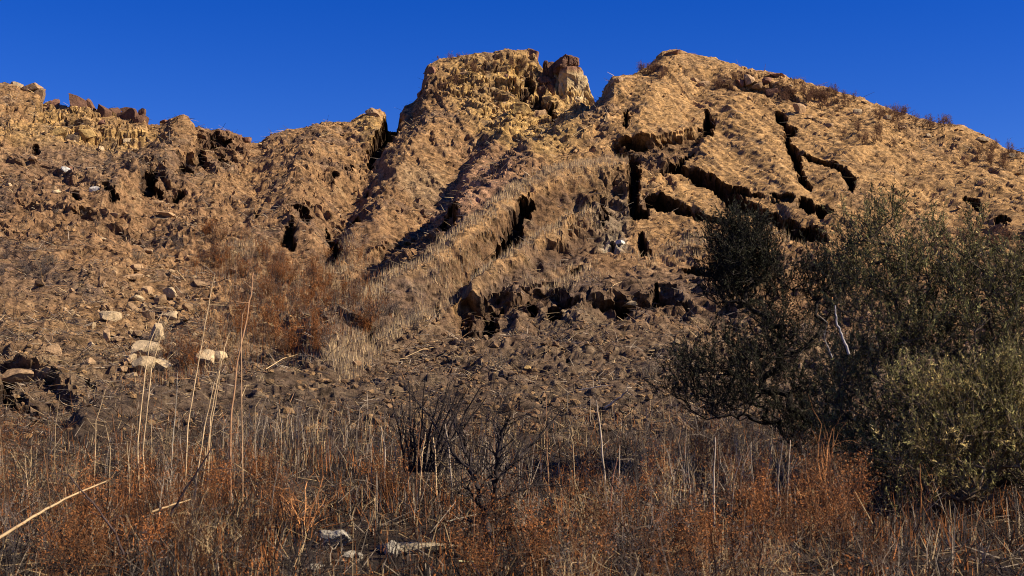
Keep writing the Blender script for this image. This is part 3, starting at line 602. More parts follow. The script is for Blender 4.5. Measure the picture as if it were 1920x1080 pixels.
# ---------------------------------------------------------------- single boulders (x, y, width, height in the photograph, tone, label)
BLD = [
 (275,658,54,22,CRR,'large pale flat boulder, upper one of the pair below the stone scatter'),
 (272,688,34,26,CRR*.85,'blocky pale boulder directly under the large flat boulder'),(304,686,28,20,CRR,'pale rounded boulder at the right end of the lower pair'),
 (384,674,30,24,CRR,'pale cracked boulder, left half of the pair beside the rust weeds'),(411,668,28,26,CRR*.95,'pale cracked boulder, right half of the pair beside the rust weeds'),
 (295,630,21,32,CRR*.9,'upright pale boulder standing above the large flat boulder'),(245,677,15,15,CRR*.8,'small square grey boulder left of the large flat boulder'),
 (246,706,17,12,CRR*.9,'small pale stone below and left of the boulder pair'),(165,684,19,13,TNR,'tan slab lying alone left of the boulder pair'),
 (30,711,52,26,TNR*.9,'wide reddish boulder sitting in the dark hollow at the left edge'),(92,701,22,17,TNR*.9,'brown boulder just right of the dark hollow at the left edge'),
 (199,633,12,22,TNR*1.1,'narrow upright stone left of the upright pale boulder'),(167,612,20,13,CRR*.85,'rounded tan stone at the left side of the scatter'),(172,648,10,9,CRR,'small round cream stone among dark soil'),
 (212,598,38,20,CRR*.85,'broad flat tan slab on the left of the stone scatter'),(318,594,34,18,CRR*.85,'broad tan stone in the middle of the scatter'),(318,552,21,17,CRR*.85,'angular tan stone near the top of the scatter'),
 (300,565,16,15,TNR*.8,'brown stone just left of the angular tan stone'),(277,545,15,13,TNR,'upright tan stone at the top left of the scatter'),(257,560,18,10,CRR*.8,'low tan stone below the upright one at the scatter top'),
 (249,579,17,14,TNR*.7,'dark leaning stone in the left centre of the scatter'),(279,593,18,12,TNR*.8,'brown stone left of the broad tan stone'),(202,579,18,9,TNR*.8,'small grey-brown slab above the broad flat slab'),
 (350,577,14,12,TNR*.7,'dark stone at the right edge of the scatter'),(243,521,36,9,TNR*1.1,'long thin slab lying above the scatter'),(372,531,25,9,TNR*.9,'flat brown slab right of the scatter top'),(254,508,20,13,TNR*.9,'brown stone above the long thin slab'),
 (320,648,14,11,CRR*.85,'round stone right of the upright pale boulder'),(340,641,20,14,TNR*1.1,'tan stone between the flat boulder and the cracked pair'),(362,650,14,12,CRR*.85,'small tan stone just left of the cracked pair'),
 (232,640,30,9,TNR*.9,'low tan slab left of the upright pale boulder'),(100,660,22,18,TNR,'weathered tan lump on the slope above the dark hollow'),(212,512,15,10,TNR,'small tan stone at the left of the thin slab'),
 (440,507,18,9,TNR*1.1,'tan stone at the edge of the rust bowl'),(476,551,11,8,CRR*.9,'small cream stone inside the rust bowl'),
 (174,354,15,11,c3(.78,.72,.62),'white angular stone on the upper left slope'),(125,318,15,8,c3(.74,.70,.62),'white stone just below the left ridge terrace'),(106,361,12,8,CRR,'pale stone left of the white angular stone'),
 (240,265,16,8,CRR,'pale stone near the foot of the skyline outcrop'),(188,280,10,8,CRR*.9,'small square stone below the skyline outcrop'),(195,449,20,7,CRR*.9,'thin pale slab on the middle left slope'),(14,346,14,5,CRR,'thin pale stone at the left edge of the upper slope'),
 (312,404,26,8,TNR*1.2,'tilted tan slab below the dark cave'),(290,380,22,6,TNR,'flat brown slab under the dark cave mouth'),(275,470,16,6,TNR,'flat stone above the rust bowl on the left'),
 (1500,207,22,13,TNR*1.1,'tan boulder on the right hill among brown brush'),(1608,211,14,9,CRR*.8,'small pale boulder near the right skyline'),(1664,222,10,8,CRR*.85,'round pale stone right of the skyline brush'),(1741,256,8,9,CRR*.9,'small pale stone far right on the hill'),
 (1322,158,22,12,TNR,'light boulder below the peak of the right hill'),(1300,149,14,8,TNR*.9,'small boulder just below the peak'),(1456,141,26,8,DKR*1.6,'dark slab poking above the right skyline'),
 (1404,150,18,16,TNR*1.15,'pinkish block in the rubble below the right skyline'),(1390,158,16,12,RED*1.2,'reddish block at the left of the skyline rubble'),(1438,152,16,14,RED*.8,'dark block at the right of the skyline rubble'),(1424,164,18,12,TNR*.8,'brown block in the middle of the skyline rubble'),
 (1446,172,20,16,RED*.8,'dark broken block above the crack head'),(1158,150,18,12,TNR,'rounded boulder at the left shoulder of the right hill'),(1845,262,20,7,CRR*.7,'pale boulder on the right skyline'),(1900,292,16,8,CRR*.7,'pale boulder at the right end of the skyline'),
 (1262,100,24,5,DKR*1.3,'dark flat stone capping the peak'),(989,697,9,8,YLR,'single yellow stone on the dark slope in the middle'),(1163,454,14,9,c3(.7,.66,.55),'white rock at the foot of the grey cliff'),(700,212,22,14,TNR*.9,'boulder perched left of the dark skyline notch'),
 (1520,222,12,6,TNR,'small flat stone below the tan boulder of the right hill'),(1555,235,14,7,TNR*.9,'low brown stone under the skyline brush'),(1690,240,12,7,TNR,'low stone on the far right slope'),(1180,578,22,9,CRR*.7,'pale stone in the mouth of the right cave'),
 (130,315,10,7,RED,'small reddish stone beside the white terrace stone'),(60,300,16,8,TNR*.9,'brown stone on the left ridge terrace'),(215,405,16,8,TNR*.9,'brown slab beside the small left pits'),(1840,345,10,7,TNR,'small stone beside the far right pits'),
]
for k, (x, y, W_, H_, t_, lb) in enumerate(BLD):
    o = rock_obj('boulder', x, y, W_, H_, t_, seed=500 + k, dep=1.0, sub=3 if W_ > 18 else 2, cuts=12, boxy=.4, nz=.06, tilt=rd.uniform(-.25, .25), rz=rd.uniform(-.5, .5))
    o['label'] = lb; o['category'] = 'boulder' if W_ > 16 else 'stone'
# foreground pale stones
def ground_thing(x, y, name, V, Fc, Cc, mat, lb, cat, group=None, lift=0., rz=0.):
    p = at(x, y); o = link(name, mk_mesh(name, V, Fc, mat, Cc), None, lb, cat, group); o.location = (p.x, p.y, p.z + lift); o.rotation_euler.z = rz
    return o
for k, (x, y, wd_, ht_, lb) in enumerate([(636,1030,.27,.16,'knobbly white stone between the weeds in the foreground'),(735,1052,.11,.13,'small pale upright stone right of the knobbly white stone'),(672,1050,.09,.05,'little pale stone at the right foot of the knobbly white stone'),(655,1058,.10,.05,'low pale stone in front of the knobbly white stone'),(590,1074,.12,.05,'pale flat stone at the very bottom of the picture')]):
    V, Fc, t = rock(700 + k, wd_, wd_ * .8, ht_, 4, 9, .2, .26); ground_thing(x, y, 'pale_stone', V, Fc, c3(.42,.36,.27)[None] * t[:, None], M_rock, lb, 'stone', lift=ht_ * .4)
V, Fc, t = rock(720, .62, .5, .09, 3, 6, .2, .05); ground_thing(780, 1038, 'flat_stone', V, Fc, c3(.42,.33,.2)[None] * t[:, None], M_rock, 'flat tan stone half buried beside the pale upright stone', 'stone', lift=.02)
# loose gravel and clods, nobody could count them
def scatter_rocks(name, mask, n, s0, s1, tones, label, g=np.random.default_rng(3)):
    ii, p = pick(mask, n, g); V0, F0 = ico(1); protos = [rock(900 + k, 2, 1.7, 1.3, 1, 6, .4, .1)[0] for k in range(6)]
    s = s0 + (s1 - s0) * g.random(n) ** 3.0; th = g.uniform(0, 6.28, n); kx = g.integers(6, size=n)
    W = np.stack(protos)[kx] * s[:, None, None] * .5 * g.uniform(.6, 1.3, (n, 1, 3))
    c, q = np.cos(th)[:, None], np.sin(th)[:, None]
    V = np.stack([W[..., 0] * c - W[..., 1] * q, W[..., 0] * q + W[..., 1] * c, W[..., 2]], -1) + p[:, None] + np.array([0, 0, 1.]) * (s * .12)[:, None, None]
    Fc = (F0[None] + (np.arange(n) * len(V0))[:, None, None]).reshape(-1, 3)
    base = np.array(tones)[g.integers(len(tones), size=n)] * g.uniform(.7, 1.25, (n, 1))
    base = base * .6 + col[ii] * .4
    link(name, mk_mesh(name, V.reshape(-1, 3), Fc, M_rock, np.repeat(base, len(V0), 0)), label=label, kind='stuff')
hillm = (Yf > 28) & (Yf < 84)
field = np.maximum.reduce([ell(290,600,120,80) , ell(220,560,120,60) * .5, ell(330,440,70,60) * .4, ell(170,250,110,40,10) * .6, ell(110,350,140,50) * .25, ell(1420,165,60,30) * .8, ell(900,165,110,50) * .7, ell(1010,230,60,40) * .5])
scatter_rocks('loose_stones', field * hillm + .02 * hillm, 1500, .07, .34, [CRR * .85, TNR, TNR * .8, TNR * .6], 'loose broken stones scattered over the slope')
scatter_rocks('soil_clods', (patch * .8 + .2) * (Yf > 19) * (Yf < 84) * (1 - smooth * 1.2).clip(.4, 1) * (1 + 1.5 * sst(600, 660, py)), 14000, .035, .22, [TAN * .8, BRN, BRN * .7], 'crumbled clods of dry soil on the slope', np.random.default_rng(4))
print('rocks', time.time() - T0)
# ================================================================ uncountable dry ground cover
STR, GRY, RST, PUR, BLK = c3(.62,.43,.22), c3(.35,.27,.19), c3(.31,.115,.034), c3(.13,.095,.078), c3(.035,.027,.022)
near = (Yf > 5.2) & (Yf < 30)
def grass(name, mask, n, h0, h1, wd, tones, label, lean=.3, seg2=False):
    ii, p = pick(mask, n); k = rng.integers(len(tones), size=n)
    h = rng.uniform(h0, h1, n) * rng.uniform(.6, 1.2, n)
    V, Fc, c = blades(p, h, wd * rng.uniform(.6, 1.4, n), np.array(tones)[k] * rng.uniform(.6, 1.35, (n, 1)), lean, seg2)
    link(name, mk_mesh(name, V, Fc, M_veg, c), label=label, kind='stuff')
clp = sst(-.1, .12, fbm(S0, .9, 3, .6, 177.))
spur = np.maximum.reduce([near_line([(700,585),(790,520),(860,468),(960,395),(1060,340),(1165,325)], 17), near_line([(800,600),(880,540),(960,495),(1060,440),(1110,425)], 14) * .8, near_line([(640,690),(720,640),(800,590)], 26) * .7,
    ell(870,500,90,26,-35) * .45, ell(1270,478,70,22,-8) * .5, ell(1060,520,60,20,-10) * .5, ell(1100,350,60,14,-8) * .8, ell(640,510,26,50) * 1.0, ell(455,470,50,18) * .5, ell(1480,448,40,10,0) * .5])
grass('straw_grass', spur * hillm * (.25 + clp), 20000, .10, .32, .013, [STR * 1.25, STR * 1.1, STR, STR * .8, GRY], 'dry straw grass along the spurs of the hill', .25)
bowl = np.maximum.reduce([ell(470,505,110,40,5), ell(560,560,140,60,0), ell(480,620,90,50), ell(650,620,100,40,-30) * .8, ell(350,700,110,40) * .5, ell(640,480,60,26), ell(430,440,60,20) * .6])
grass('weed_stubble', bowl * hillm, 16000, .15, .40, .015, [RST, RST * .7, PUR, GRY * .8, STR * .6], 'rust and grey dry weed stubble in the bowl', .35)
allh = ((Yf > 19) & (Yf < 84)) * (.25 + sst(-.02, .15, lit)) * (1 - .7 * smooth)
ii, p = pick(allh * (1 + 3.5 * sst(560, 640, py) + 1.5 * sst(700, 300, px)), 34000)
def litter(name, p, L0, L1, wd, tones, label, n=None, zl=.3):
    n = len(p); d = rng.normal(size=(n, 3)) * np.array([1, .8, zl]); d /= np.linalg.norm(d, axis=1, keepdims=True)
    kk = np.clip(p[:, 1] / 42, .4, 1.3) if L1 > .45 else np.ones(n); L = (rng.uniform(L0, L1, n) * kk)[:, None]; q0 = p + np.array([0, 0, .02]); q1 = q0 + d * L + np.array([0, 0, .03])
    w_ = wd * kk * rng.uniform(.6, 1.5, n); V, Fc = tubes(q0, q1, w_, w_ * .4, 3)
    c = np.array(tones)[rng.integers(len(tones), size=n)] * rng.uniform(.6, 1.4, (n, 1))
    link(name, mk_mesh(name, V, Fc, M_veg, tube_cols(c, 3)), label=label, kind='stuff')
litter('brush_litter', p, .12, .5, .009, [GRY * 1.1, PUR, BLK * 1.6, STR * .7, BRN, PUR * .7], 'grey and dark dry brush litter on the slope', zl=.3)
# foreground: dense dead stems, matted litter
ii, p = pick(near * (1 - .8 * ell(680, 1035, 150, 34)) * (Yf < 24) * (.4 + sst(22, 12, Yf)), 26000)
litter('matted_litter', p, .08, .38, .0035, [GRY * .8, BLK, BLK, BLK * 1.5, RST * .6, STR * .6], 'matted dark twigs and litter under the weeds', zl=.6)
nearm = near * sst(29, 12, Yf) * (1 - .55 * sst(13.5, 17, Yf)) * (1 - .92 * np.maximum(ell(680, 1035, 150, 34), ell(560, 930, 60, 40)))
clump = sst(-.04, .10, fbm(S0, 1.3, 3, .6, 77.))
grass('dead_stems', nearm * (.12 + clump), 30000, .06, .26, .0085, [GRY * 1.2, BLK, BLK * 1.5, RST * 1.2, RST * .4, STR * .8, BLK, STR * .45, BLK * 2, BLK, BLK], 'dense grey and brown dead stems in the foreground', .3, True)
grass('short_rust_weeds', nearm * clump * (.5 + .5 * (py > 860)), 6000, .10, .30, .012, [RST * 1.5, RST * .5, RST * 1.2], 'short rust coloured weeds in the foreground', .5)
pale = np.maximum.reduce([ell(1390,930,150,60) * (Yf > 9), ell(900,880,110,36), ell(560,860,160,40) * .8, ell(690,800,160,30) * .15, ell(1200,790,160,30) * .15])
grass('pale_stems', pale * near, 700, .22, .60, .008, [GRY * 1.3, STR * .9, GRY, STR * .7], 'pale upright dry stems between the weeds', .16, True)
print('cover', time.time() - T0)

# ================================================================ countable dry plants
def copies(protos, spots, name, label, cat, group, sc0=.8, sc1=1.2, mat=None):
    mat = mat or M_veg; mes = [mk_mesh(name, *pr[:2], mat, pr[2]) for pr in protos]
    for k, sp in enumerate(spots):
        if len(sp) == 3: q = Vector(sp)
        else: q = at(*sp)
        o = link(name, mes[k % len(mes)], None, label, cat, group); s = rd.uniform(sc0, sc1); o.location = (q.x, q.y, q.z - .02); o.scale = (s, s, s * rd.uniform(.9, 1.1)); o.rotation_euler = (rd.uniform(-.1, .1), rd.uniform(-.1, .1), rd.uniform(0, 6.28))
g5 = np.random.default_rng(21)
weedP = [plant(40 + k, .52, 6, .45, (2, 2), .42, .0045, c3(.16,.075,.035), RST * [.95, .5, 1.25, .35][k % 4], 1000, .0065, .26) for k in range(6)]
spots = []
for _ in range(400):
    x = g5.uniform(-420, 1650); Y = 5.6 + 9.5 * g5.random() ** .9
    dens = (.95 if (x < 560 or 1050 < x < 1650) else .30) * (.25 + .75 * (math.sin(x * .021 + Y * 1.3) + math.sin(x * .009 - Y * 2.1) > -.2))
    if 540 < x < 880 and 7.6 < Y < 11.8: continue
    if g5.random() > dens: continue
    X = P(x, 900, Y)[0]; spots.append((X, Y, ground_z(X, Y)))
    if len(spots) >= 105: break
copies(weedP, spots, 'rust_weed', 'bushy rust-brown dried weed in the foreground', 'weed', 'rust-brown weeds across the foreground', .7, 1.35)
greyP = [plant(60 + k, .42, 8, .7, (2, 2), .45, .0035, [PUR * 1.2, STR * .9, BLK * 2, GRY * 1.1, BLK * 1.5][k % 5], PUR, 120, .008, .42) for k in range(5)]
spots = []
for _ in range(110):
    x = g5.uniform(-40, 1700); Y = 7.0 + 11 * g5.random()
    if 560 < x < 800 and 7.6 < Y < 10.6: continue
    X = P(x, 900, Y)[0]; spots.append((X, Y, ground_z(X, Y)))
copies(greyP, spots, 'grey_bush', 'tangled leafless bush of thin dead twigs low in the foreground', 'bush', 'leafless twig bushes across the foreground', .8, 1.7)
# rust bushes filling the bowl below the middle hill
bP = [plant(80 + k, .8, 9, .7, (2, 2), .4, .010, [RST * .8, PUR, RST * .6][k % 3], [RST * .95, RST * .6, c3(.27,.16,.09)][k % 3], 620, .020, .25) for k in range(5)]
def patches(protos, lst, name, what, cat, s0, s1):
    mes = [mk_mesh(name, *pr[:2], M_veg, pr[2]) for pr in protos]; n = 0
    for cx, cy, rx, ry, m, where in lst:
        for _ in range(m):
            t = g5.uniform(0, 6.28); r = math.sqrt(g5.random()); q = at(cx + rx * r * math.cos(t), cy + ry * r * math.sin(t))
            o = link(name, mes[n % len(mes)], None, what + ' ' + where, cat, what + ' ' + where); n += 1
            s = rd.uniform(s0, s1); o.location = (q.x, q.y, q.z - .02); o.scale = (s, s, s * rd.uniform(.9, 1.1)); o.rotation_euler = (rd.uniform(-.1, .1), rd.uniform(-.1, .1), rd.uniform(0, 6.28))
patches(bP, [(460,500,95,22,24,'at the top of the bowl'),(590,545,110,40,32,'in the right half of the bowl'),(500,600,80,50,26,'in the middle of the bowl'),(660,600,70,40,8,'beside the lower spur'),(330,690,60,20,9,'around the pale boulders'),
 (420,450,50,14,6,'on the bank above the bowl'),(560,650,60,20,9,'at the lower edge of the bowl'),(640,490,40,14,5,'under the narrow dark slit')], 'rust_bush', 'low rust-coloured dry bush', 'bush', .45, 1.0)
dP = [plant(95 + k, .6, 10, .9, (2, 2), .42, .010, [PUR * 1.1, GRY * .7][k % 2], PUR, 260, .022, .3) for k in range(3)]
patches(dP, [(60,515,60,20,9,'at the left edge of the slope'),(240,310,90,22,8,'below the skyline outcrop'),(280,470,60,20,8,'left of the rust bowl'),(60,480,60,30,5,'above the left edge patch'),(720,610,60,22,6,'on the lower spur'),
 (1100,690,200,40,8,'on the dark lower slope'),(760,600,50,20,4,'left of the caves'),(330,650,70,40,6,'among the pale boulders'),(120,430,80,30,6,'on the left terraces')], 'dead_brush', 'low grey-purple dead brush', 'brush', .4, .85)
# brown brush on the crests
cP = [plant(110 + k, 1.1, 11, .55, (2, 2), .38, .013, c3(.15,.08,.05), c3(.21,.105,.055), 900, .03, .22) for k in range(4)]
patches(cP, [(935,128,65,18,30,'on top of the flat crag'),(860,112,40,6,6,'on the left rim of the flat crag'),(1225,142,32,12,16,'on the left shoulder of the right hill'),(1375,160,40,16,14,'below the peak of the right hill'),(1490,178,40,18,26,'right of the skyline rubble'),
 (1560,192,50,16,34,'along the right skyline'),(1660,220,50,14,18,'down the right skyline'),(1745,240,40,10,10,'far down the right skyline'),(1640,260,70,20,14,'just under the right skyline'),(1850,300,60,24,14,'near the right edge of the skyline'),(1840,470,80,40,16,'behind the green shrub'),(830,170,40,20,8,'on the face of the flat crag')],
 'crest_brush', 'dark brown twiggy brush', 'brush', .22, .52)
print('bushes', time.time() - T0)
# ---------------------------------------------------------------- tall single stalks
def path_px(pts, Y): return np.array([P(x, y, Y) for x, y in pts])
def stalk(pts, Y, r, colr, name, label, cat, twigs=0, mat=None, group=None, dY=None):
    """a stem that follows traced pixels at its own distance, rooted in the ground"""
    w_ = path_px(pts, Y); g = np.random.default_rng(int(pts[0][0] * 7 + pts[0][1]))
    dY = g.uniform(-.25, .25) if dY is None else dY; w_ = np.array([P(x, y, Y + d_) for (x, y), d_ in zip(pts, np.linspace(0, dY, len(pts)))])
    t = np.linspace(0, len(w_) - 1, 5 * (len(w_) - 1) + 1); q = np.stack([np.interp(t, np.arange(len(w_)), w_[:, k]) for k in range(3)], 1)
    q[1:-1] += g.normal(size=(len(q) - 2, 3)) * r * .25
    rr = np.linspace(r, r * .45, len(q)); p0, p1, r0, r1 = list(q[:-1]), list(q[1:]), list(rr[:-1]), list(rr[1:])
    for _ in range(twigs):
        k = g.integers(len(q) // 3, len(q)); d = g.normal(size=3) + np.array([0, 0, .7]); d /= np.linalg.norm(d); s = q[k]; L = g.uniform(.05, .16)
        for j in range(2): e_ = s + d * L; p0.append(s); p1.append(e_); r0.append(r * .3); r1.append(r * .2); s = e_; d = d + g.normal(size=3) * .4; d /= np.linalg.norm(d)
    p0 = np.array(p0); base = q[0].copy(); V, Fc = tubes(p0 - base, np.array(p1) - base, r0, r1, 5)
    c = tube_cols(np.array(colr)[None] * g.uniform(.8, 1.2, (len(p0), 1)), 5)
    o = link(name, mk_mesh(name, V, Fc, mat or M_veg, c, smooth=True), None, label, cat, group); o.location = base.tolist()
    return o
def rooted(pts, Y):
    g0 = ground_z(P(pts[0][0], pts[0][1], Y)[0], Y); f = proj(P(pts[0][0], 900, Y)[0], Y, g0 - .03)
    return [(pts[0][0], float(f[1]))] + list(pts[1:]) if f[1] > pts[1][1] + 6 else pts
SW = c3(.72,.50,.27)
STK = [([(262,900),(258,830),(272,700),(282,640),(305,585)],12.5,.0055,SW,'tall straw stalk at the left, curving right beside the boulder pair'),
 ([(275,930),(268,850),(284,690),(304,620),(325,578)],12.2,.005,SW,'tall straw stalk just right of the first, crossing the flat boulder'),
 ([(346,900),(352,800),(370,690),(388,590),(402,515)],12.6,.0055,SW,'tallest straw stalk, rising past the left of the cracked boulder pair'),
 ([(432,880),(432,790),(445,680),(462,600),(472,545),(475,512)],12.0,.008,c3(.45,.25,.13),'thick brown stalk rising into the rust bowl'),
 ([(455,690),(452,640),(454,590),(463,570)],12.0,.005,c3(.5,.3,.16),'short brown side stalk left of the thick brown stalk'),
 ([(388,900),(395,780),(410,700),(424,640),(432,620)],12.4,.005,SW,'thin straw stalk curving right below the cracked boulder pair'),
 ([(360,910),(383,800),(402,715),(420,675)],12.1,.0055,SW,'straw stalk leaning right under the cracked boulder pair'),
 ([(374,900),(392,820),(410,720),(413,665)],12.3,.0045,SW,'thin straight straw stalk beside the leaning one'),
 ([(318,900),(324,830),(330,760),(333,700)],12.8,.004,c3(.6,.5,.36),'thin pale stalk between the two groups of tall stalks'),
 ([(555,870),(560,790),(575,730),(585,695)],13.0,.005,c3(.13,.08,.05),'dark slender stalk left of centre'),
 ([(176,880),(180,790),(198,730),(216,712)],13.5,.004,SW*.9,'thin straw stalk with bent tip at the left'),
 ([(100,900),(104,800),(112,740)],14,.004,SW*.75,'faint straw stalk near the left edge'),([(55,930),(58,860),(60,820)],13,.004,SW*.75,'short straw stalk at the left edge'),([(58,960),(50,900),(46,850)],12,.004,SW*.8,'short straw stalk leaning left near the left edge'),
 ([(205,920),(207,840),(196,790)],12.5,.004,SW*.85,'straw stalk bending left above the rust weeds'),([(240,960),(243,890),(238,830)],11.5,.004,SW*.8,'straw stalk in the rust weeds at the left'),
 ([(482,880),(478,820),(490,770),(500,745)],13.5,.004,GRY*1.3,'thin grey stalk left of centre'),([(525,860),(528,800),(522,760)],14,.004,SW*.7,'short straw stalk left of the dark slender stalk'),
 ([(720,900),(722,840),(714,800)],12.5,.006,GRY*1.6,'stout pale stem in the middle left'),([(735,890),(742,840),(738,810)],12.7,.005,SW,'straw stem beside the stout pale one'),
 ([(785,900),(792,850),(798,810)],12.4,.006,SW,'straw stem under the dark thicket'),([(820,895),(816,850),(812,820)],12.4,.006,SW*1.05,'straw stem right of the thicket'),([(850,890),(842,840),(835,795)],12.2,.007,GRY*1.5,'pale leaning stem right of the thicket'),
 ([(1030,905),(1026,850),(1024,740)],12.6,.005,c3(.45,.24,.12),'brown stalk right of the burnt shrub'),([(1138,860),(1125,800),(1118,750)],12.5,.007,GRY*1.8,'whitish stem leaning left in the centre right'),
 ([(1160,960),(1161,900),(1162,835)],11.0,.006,GRY*1.4,'straight grey stem in the centre right'),([(1140,920),(1150,890),(1158,860)],11.0,.006,c3(.6,.28,.16),'pinkish stem leaning against the grey stem'),
 ([(1340,1010),(1338,920),(1341,820)],10.6,.0075,GRY*1.5,'tall pale stem in front of the right shrub'),([(1256,1000),(1262,900),(1250,840)],11,.005,GRY*1.1,'grey stem below the right shrub'),
 ([(1300,1010),(1296,940),(1290,870)],10.8,.005,GRY*1.3,'thin pale stem left of the tall pale one'),([(1370,960),(1376,900),(1392,850)],11,.005,GRY*1.4,'pale stem leaning right'),
 ([(1415,960),(1412,900),(1406,830)],11.3,.006,GRY*1.2,'grey stem in the pale clump'),([(1460,950),(1458,900),(1468,830)],11.3,.006,GRY*1.5,'pale stem in the right clump'),([(1475,950),(1478,880),(1482,825)],11.2,.005,GRY*1.3,'pale stem at the right end of the right clump'),
 ([(1725,980),(1727,930),(1725,870)],11.0,.007,c3(.6,.26,.09),'orange stem under the green shrub'),([(1080,900),(1074,830),(1066,805)],12,.005,SW*.9,'straw stem left of the whitish one'),
 ([(885,1040),(890,960),(888,905)],9.6,.004,c3(.32,.15,.07),'brown stem left of the burnt shrub'),([(1000,1000),(995,940),(985,905)],10,.004,c3(.3,.14,.07),'brown stem right of the burnt trunk')]
for pts, Y, r, c, lb in STK:
    stalk(rooted(pts, Y), Y, r * 1.25, c, 'dry_stalk', lb, 'stalk', twigs=rd.choice([0, 0, 2, 3]))
more = []
for k in range(70):
    x = g5.choice([g5.uniform(-20, 560), g5.uniform(650, 1000), g5.uniform(1180, 1520)]); Y = g5.uniform(10.5, 15.5); L = g5.uniform(.25, .75) ; X = P(x, 900, Y)[0]; z0 = ground_z(X, Y); f = proj(X, Y, z0 - .02)[1]; ff = proj(X, Y, z0 + L)[1]
    dx = g5.uniform(-18, 18); c = [SW * .8, GRY * 1.2, c3(.35,.17,.08), GRY * 1.4][k % 4]
    stalk([(x, f), (x + dx * .3, f + (ff - f) * .5), (x + dx, ff)], Y, g5.uniform(.0025, .0055), c, 'thin_stalk', 'thin dry stalk standing among the foreground weeds', 'stalk', twigs=int(g5.integers(0, 4)), group='thin dry stalks among the weeds')
for x, Y, h_, k_w, lb in [(1230,12.0,.55,1.9,'bright orange-red weed clump left of the tall pale stem'),(1180,11.0,.45,1.7,'bright orange-red weed clump beside the straight grey stem'),(1420,10.2,.5,1.8,'bright orange-red weed clump below the pale stems'),(1600,10.6,.6,1.7,'bright orange-red weed clump under the dark shrub'),
  (150,10.2,.62,1.6,'tall rust weed clump above the straw cane'),(245,11.0,.55,1.7,'tall rust weed clump among the straw stalks'),(420,11.3,.55,1.7,'tall rust weed clump right of the straw stalks'),(300,9.2,.4,1.8,'bright rust weed clump low at the left'),(1330,9.3,.4,1.6,'bright rust weed clump at the bottom right'),(1000,9.4,.4,1.9,'bright rust weed clump right of the charred trunk')]:
    X = P(x, 900, Y)[0]; V, Fc, Cc = plant(int(x), h_, 8, .4, (2, 2), .42, .005, c3(.22,.09,.035), RST * k_w * .85, 1300, .0075, .24)
    o = link('rust_clump', mk_mesh('rust_clump', V, Fc, M_veg, Cc), None, lb, 'weed'); o.location = (X, Y, ground_z(X, Y) - .02)
# fallen sticks
for pts, Y, r, c, lb in [([(-20,1020),(60,970),(120,935),(198,903)],8.0,.011,c3(.5,.34,.18),'thick straw-coloured cane leaning across the lower left corner'),
 ([(232,1040),(215,1000),(180,950),(152,920),(128,890)],8.8,.009,c3(.09,.06,.055),'dark charred stick leaning left over the rust weeds'),([(320,965),(350,915),(385,860),(402,832)],9.5,.009,c3(.07,.05,.05),'dark charred stick leaning right over the weeds'),
 ([(285,960),(330,945),(358,936)],9.5,.008,c3(.55,.36,.18),'short tan cane lying left of centre'),([(860,1052),(900,1054),(942,1058)],9.2,.006,c3(.62,.56,.3),'straight yellow cane on the ground below the burnt shrub'),
 ([(838,978),(870,970),(895,965)],10.5,.007,c3(.6,.5,.32),'short pale cane left of the burnt trunk'),([(865,995),(885,985),(905,983)],10.2,.009,GRY*1.4,'grey bent branch left of the burnt trunk'),
 ([(975,1062),(1010,1050),(1040,1042)],8.9,.007,c3(.5,.3,.16),'tan twig right of the burnt trunk base'),([(1135,764),(1160,748),(1178,730)],21,.02,GRY*1.6,'bleached dead branch fallen on the slope in the centre'),
 ([(1085,732),(1120,725),(1150,722)],22,.012,GRY*1.5,'thin bleached branch behind the fallen dead branch'),([(1140,445),(1160,430),(1170,420)],40,.012,GRY*1.2,'pale twig on the slope')][:-1]:
    stalk(pts, Y, r, c, 'fallen_branch', lb, 'branch', twigs=3 if r > .008 and 'cane' not in lb else 0, dY=1.5 if 'thick straw' in lb else None)
for (x0, y0, x1, y1, lb) in [(800,660,866,634,'long pale twig on the spur crest'),(762,676,826,656,'long pale twig below the spur crest'),(500,700,560,672,'pale twig at the lower end of the spur'),(1138,556,1166,536,'pale twig above the right cave'),(600,262,640,250,'pale twig on the middle hill'),(1070,262,1110,240,'pale twig on the shoulder of the right hill'),(1530,640,1560,664,'x')][:-1]:
    A_, B_ = at(x0, y0 - 2), at(x1, y1 - 2); v0 = np.array([0, 0, 0.]); v1 = np.array(B_ - A_)
    V, Fc = tubes([v0, v1 * .5 + [0, 0, .06]], [v1 * .5 + [0, 0, .06], v1], [.010, .008], [.008, .005], 5)
    o = link('pale_twig', mk_mesh('pale_twig', V, Fc, M_veg, np.tile(STR * 1.1, (len(V), 1))), None, lb, 'twig'); o.location = A_ + Vector((0, 0, .05))
# orange dead plants
def big_plant(name, x, Y, lb, cat, *a_, rz=0, mat=None, **k_w):
    X = P(x, 900, Y)[0]; z0 = ground_z(X, Y); V, Fc, Cc = plant(*a_, **k_w)
    o = link(name, mk_mesh(name, V, Fc, mat or M_veg, Cc), None, lb, cat); o.location = (X, Y, z0 - .02); o.rotation_euler.z = rz; return o
ORG = c3(.66,.30,.11)
big_plant('orange_plant', 568, 10.6, 'leafless orange plant with arching bare twigs left of centre', 'dead plant', 801, .50, 10, .9, (1, 1), .55, .008, ORG * 1.15, curve=.3)
big_plant('orange_plant', 525, 10.9, 'smaller leafless orange plant just left of the arching one', 'dead plant', 802, .30, 5, .8, (1, 1), .5, .005, ORG * .9, curve=.3)
big_plant('orange_plant', 1550, 11.2, 'tall twisted orange branches below the dark shrub at the right', 'dead plant', 803, .85, 6, .5, (1, 1), .45, .009, ORG * .95, curve=.35)
big_plant('orange_plant', 1505, 11.0, 'curled pale orange branch left of the tall twisted one', 'dead plant', 804, .55, 4, .7, (1, 1), .5, .008, c3(.66,.42,.2), curve=.45)
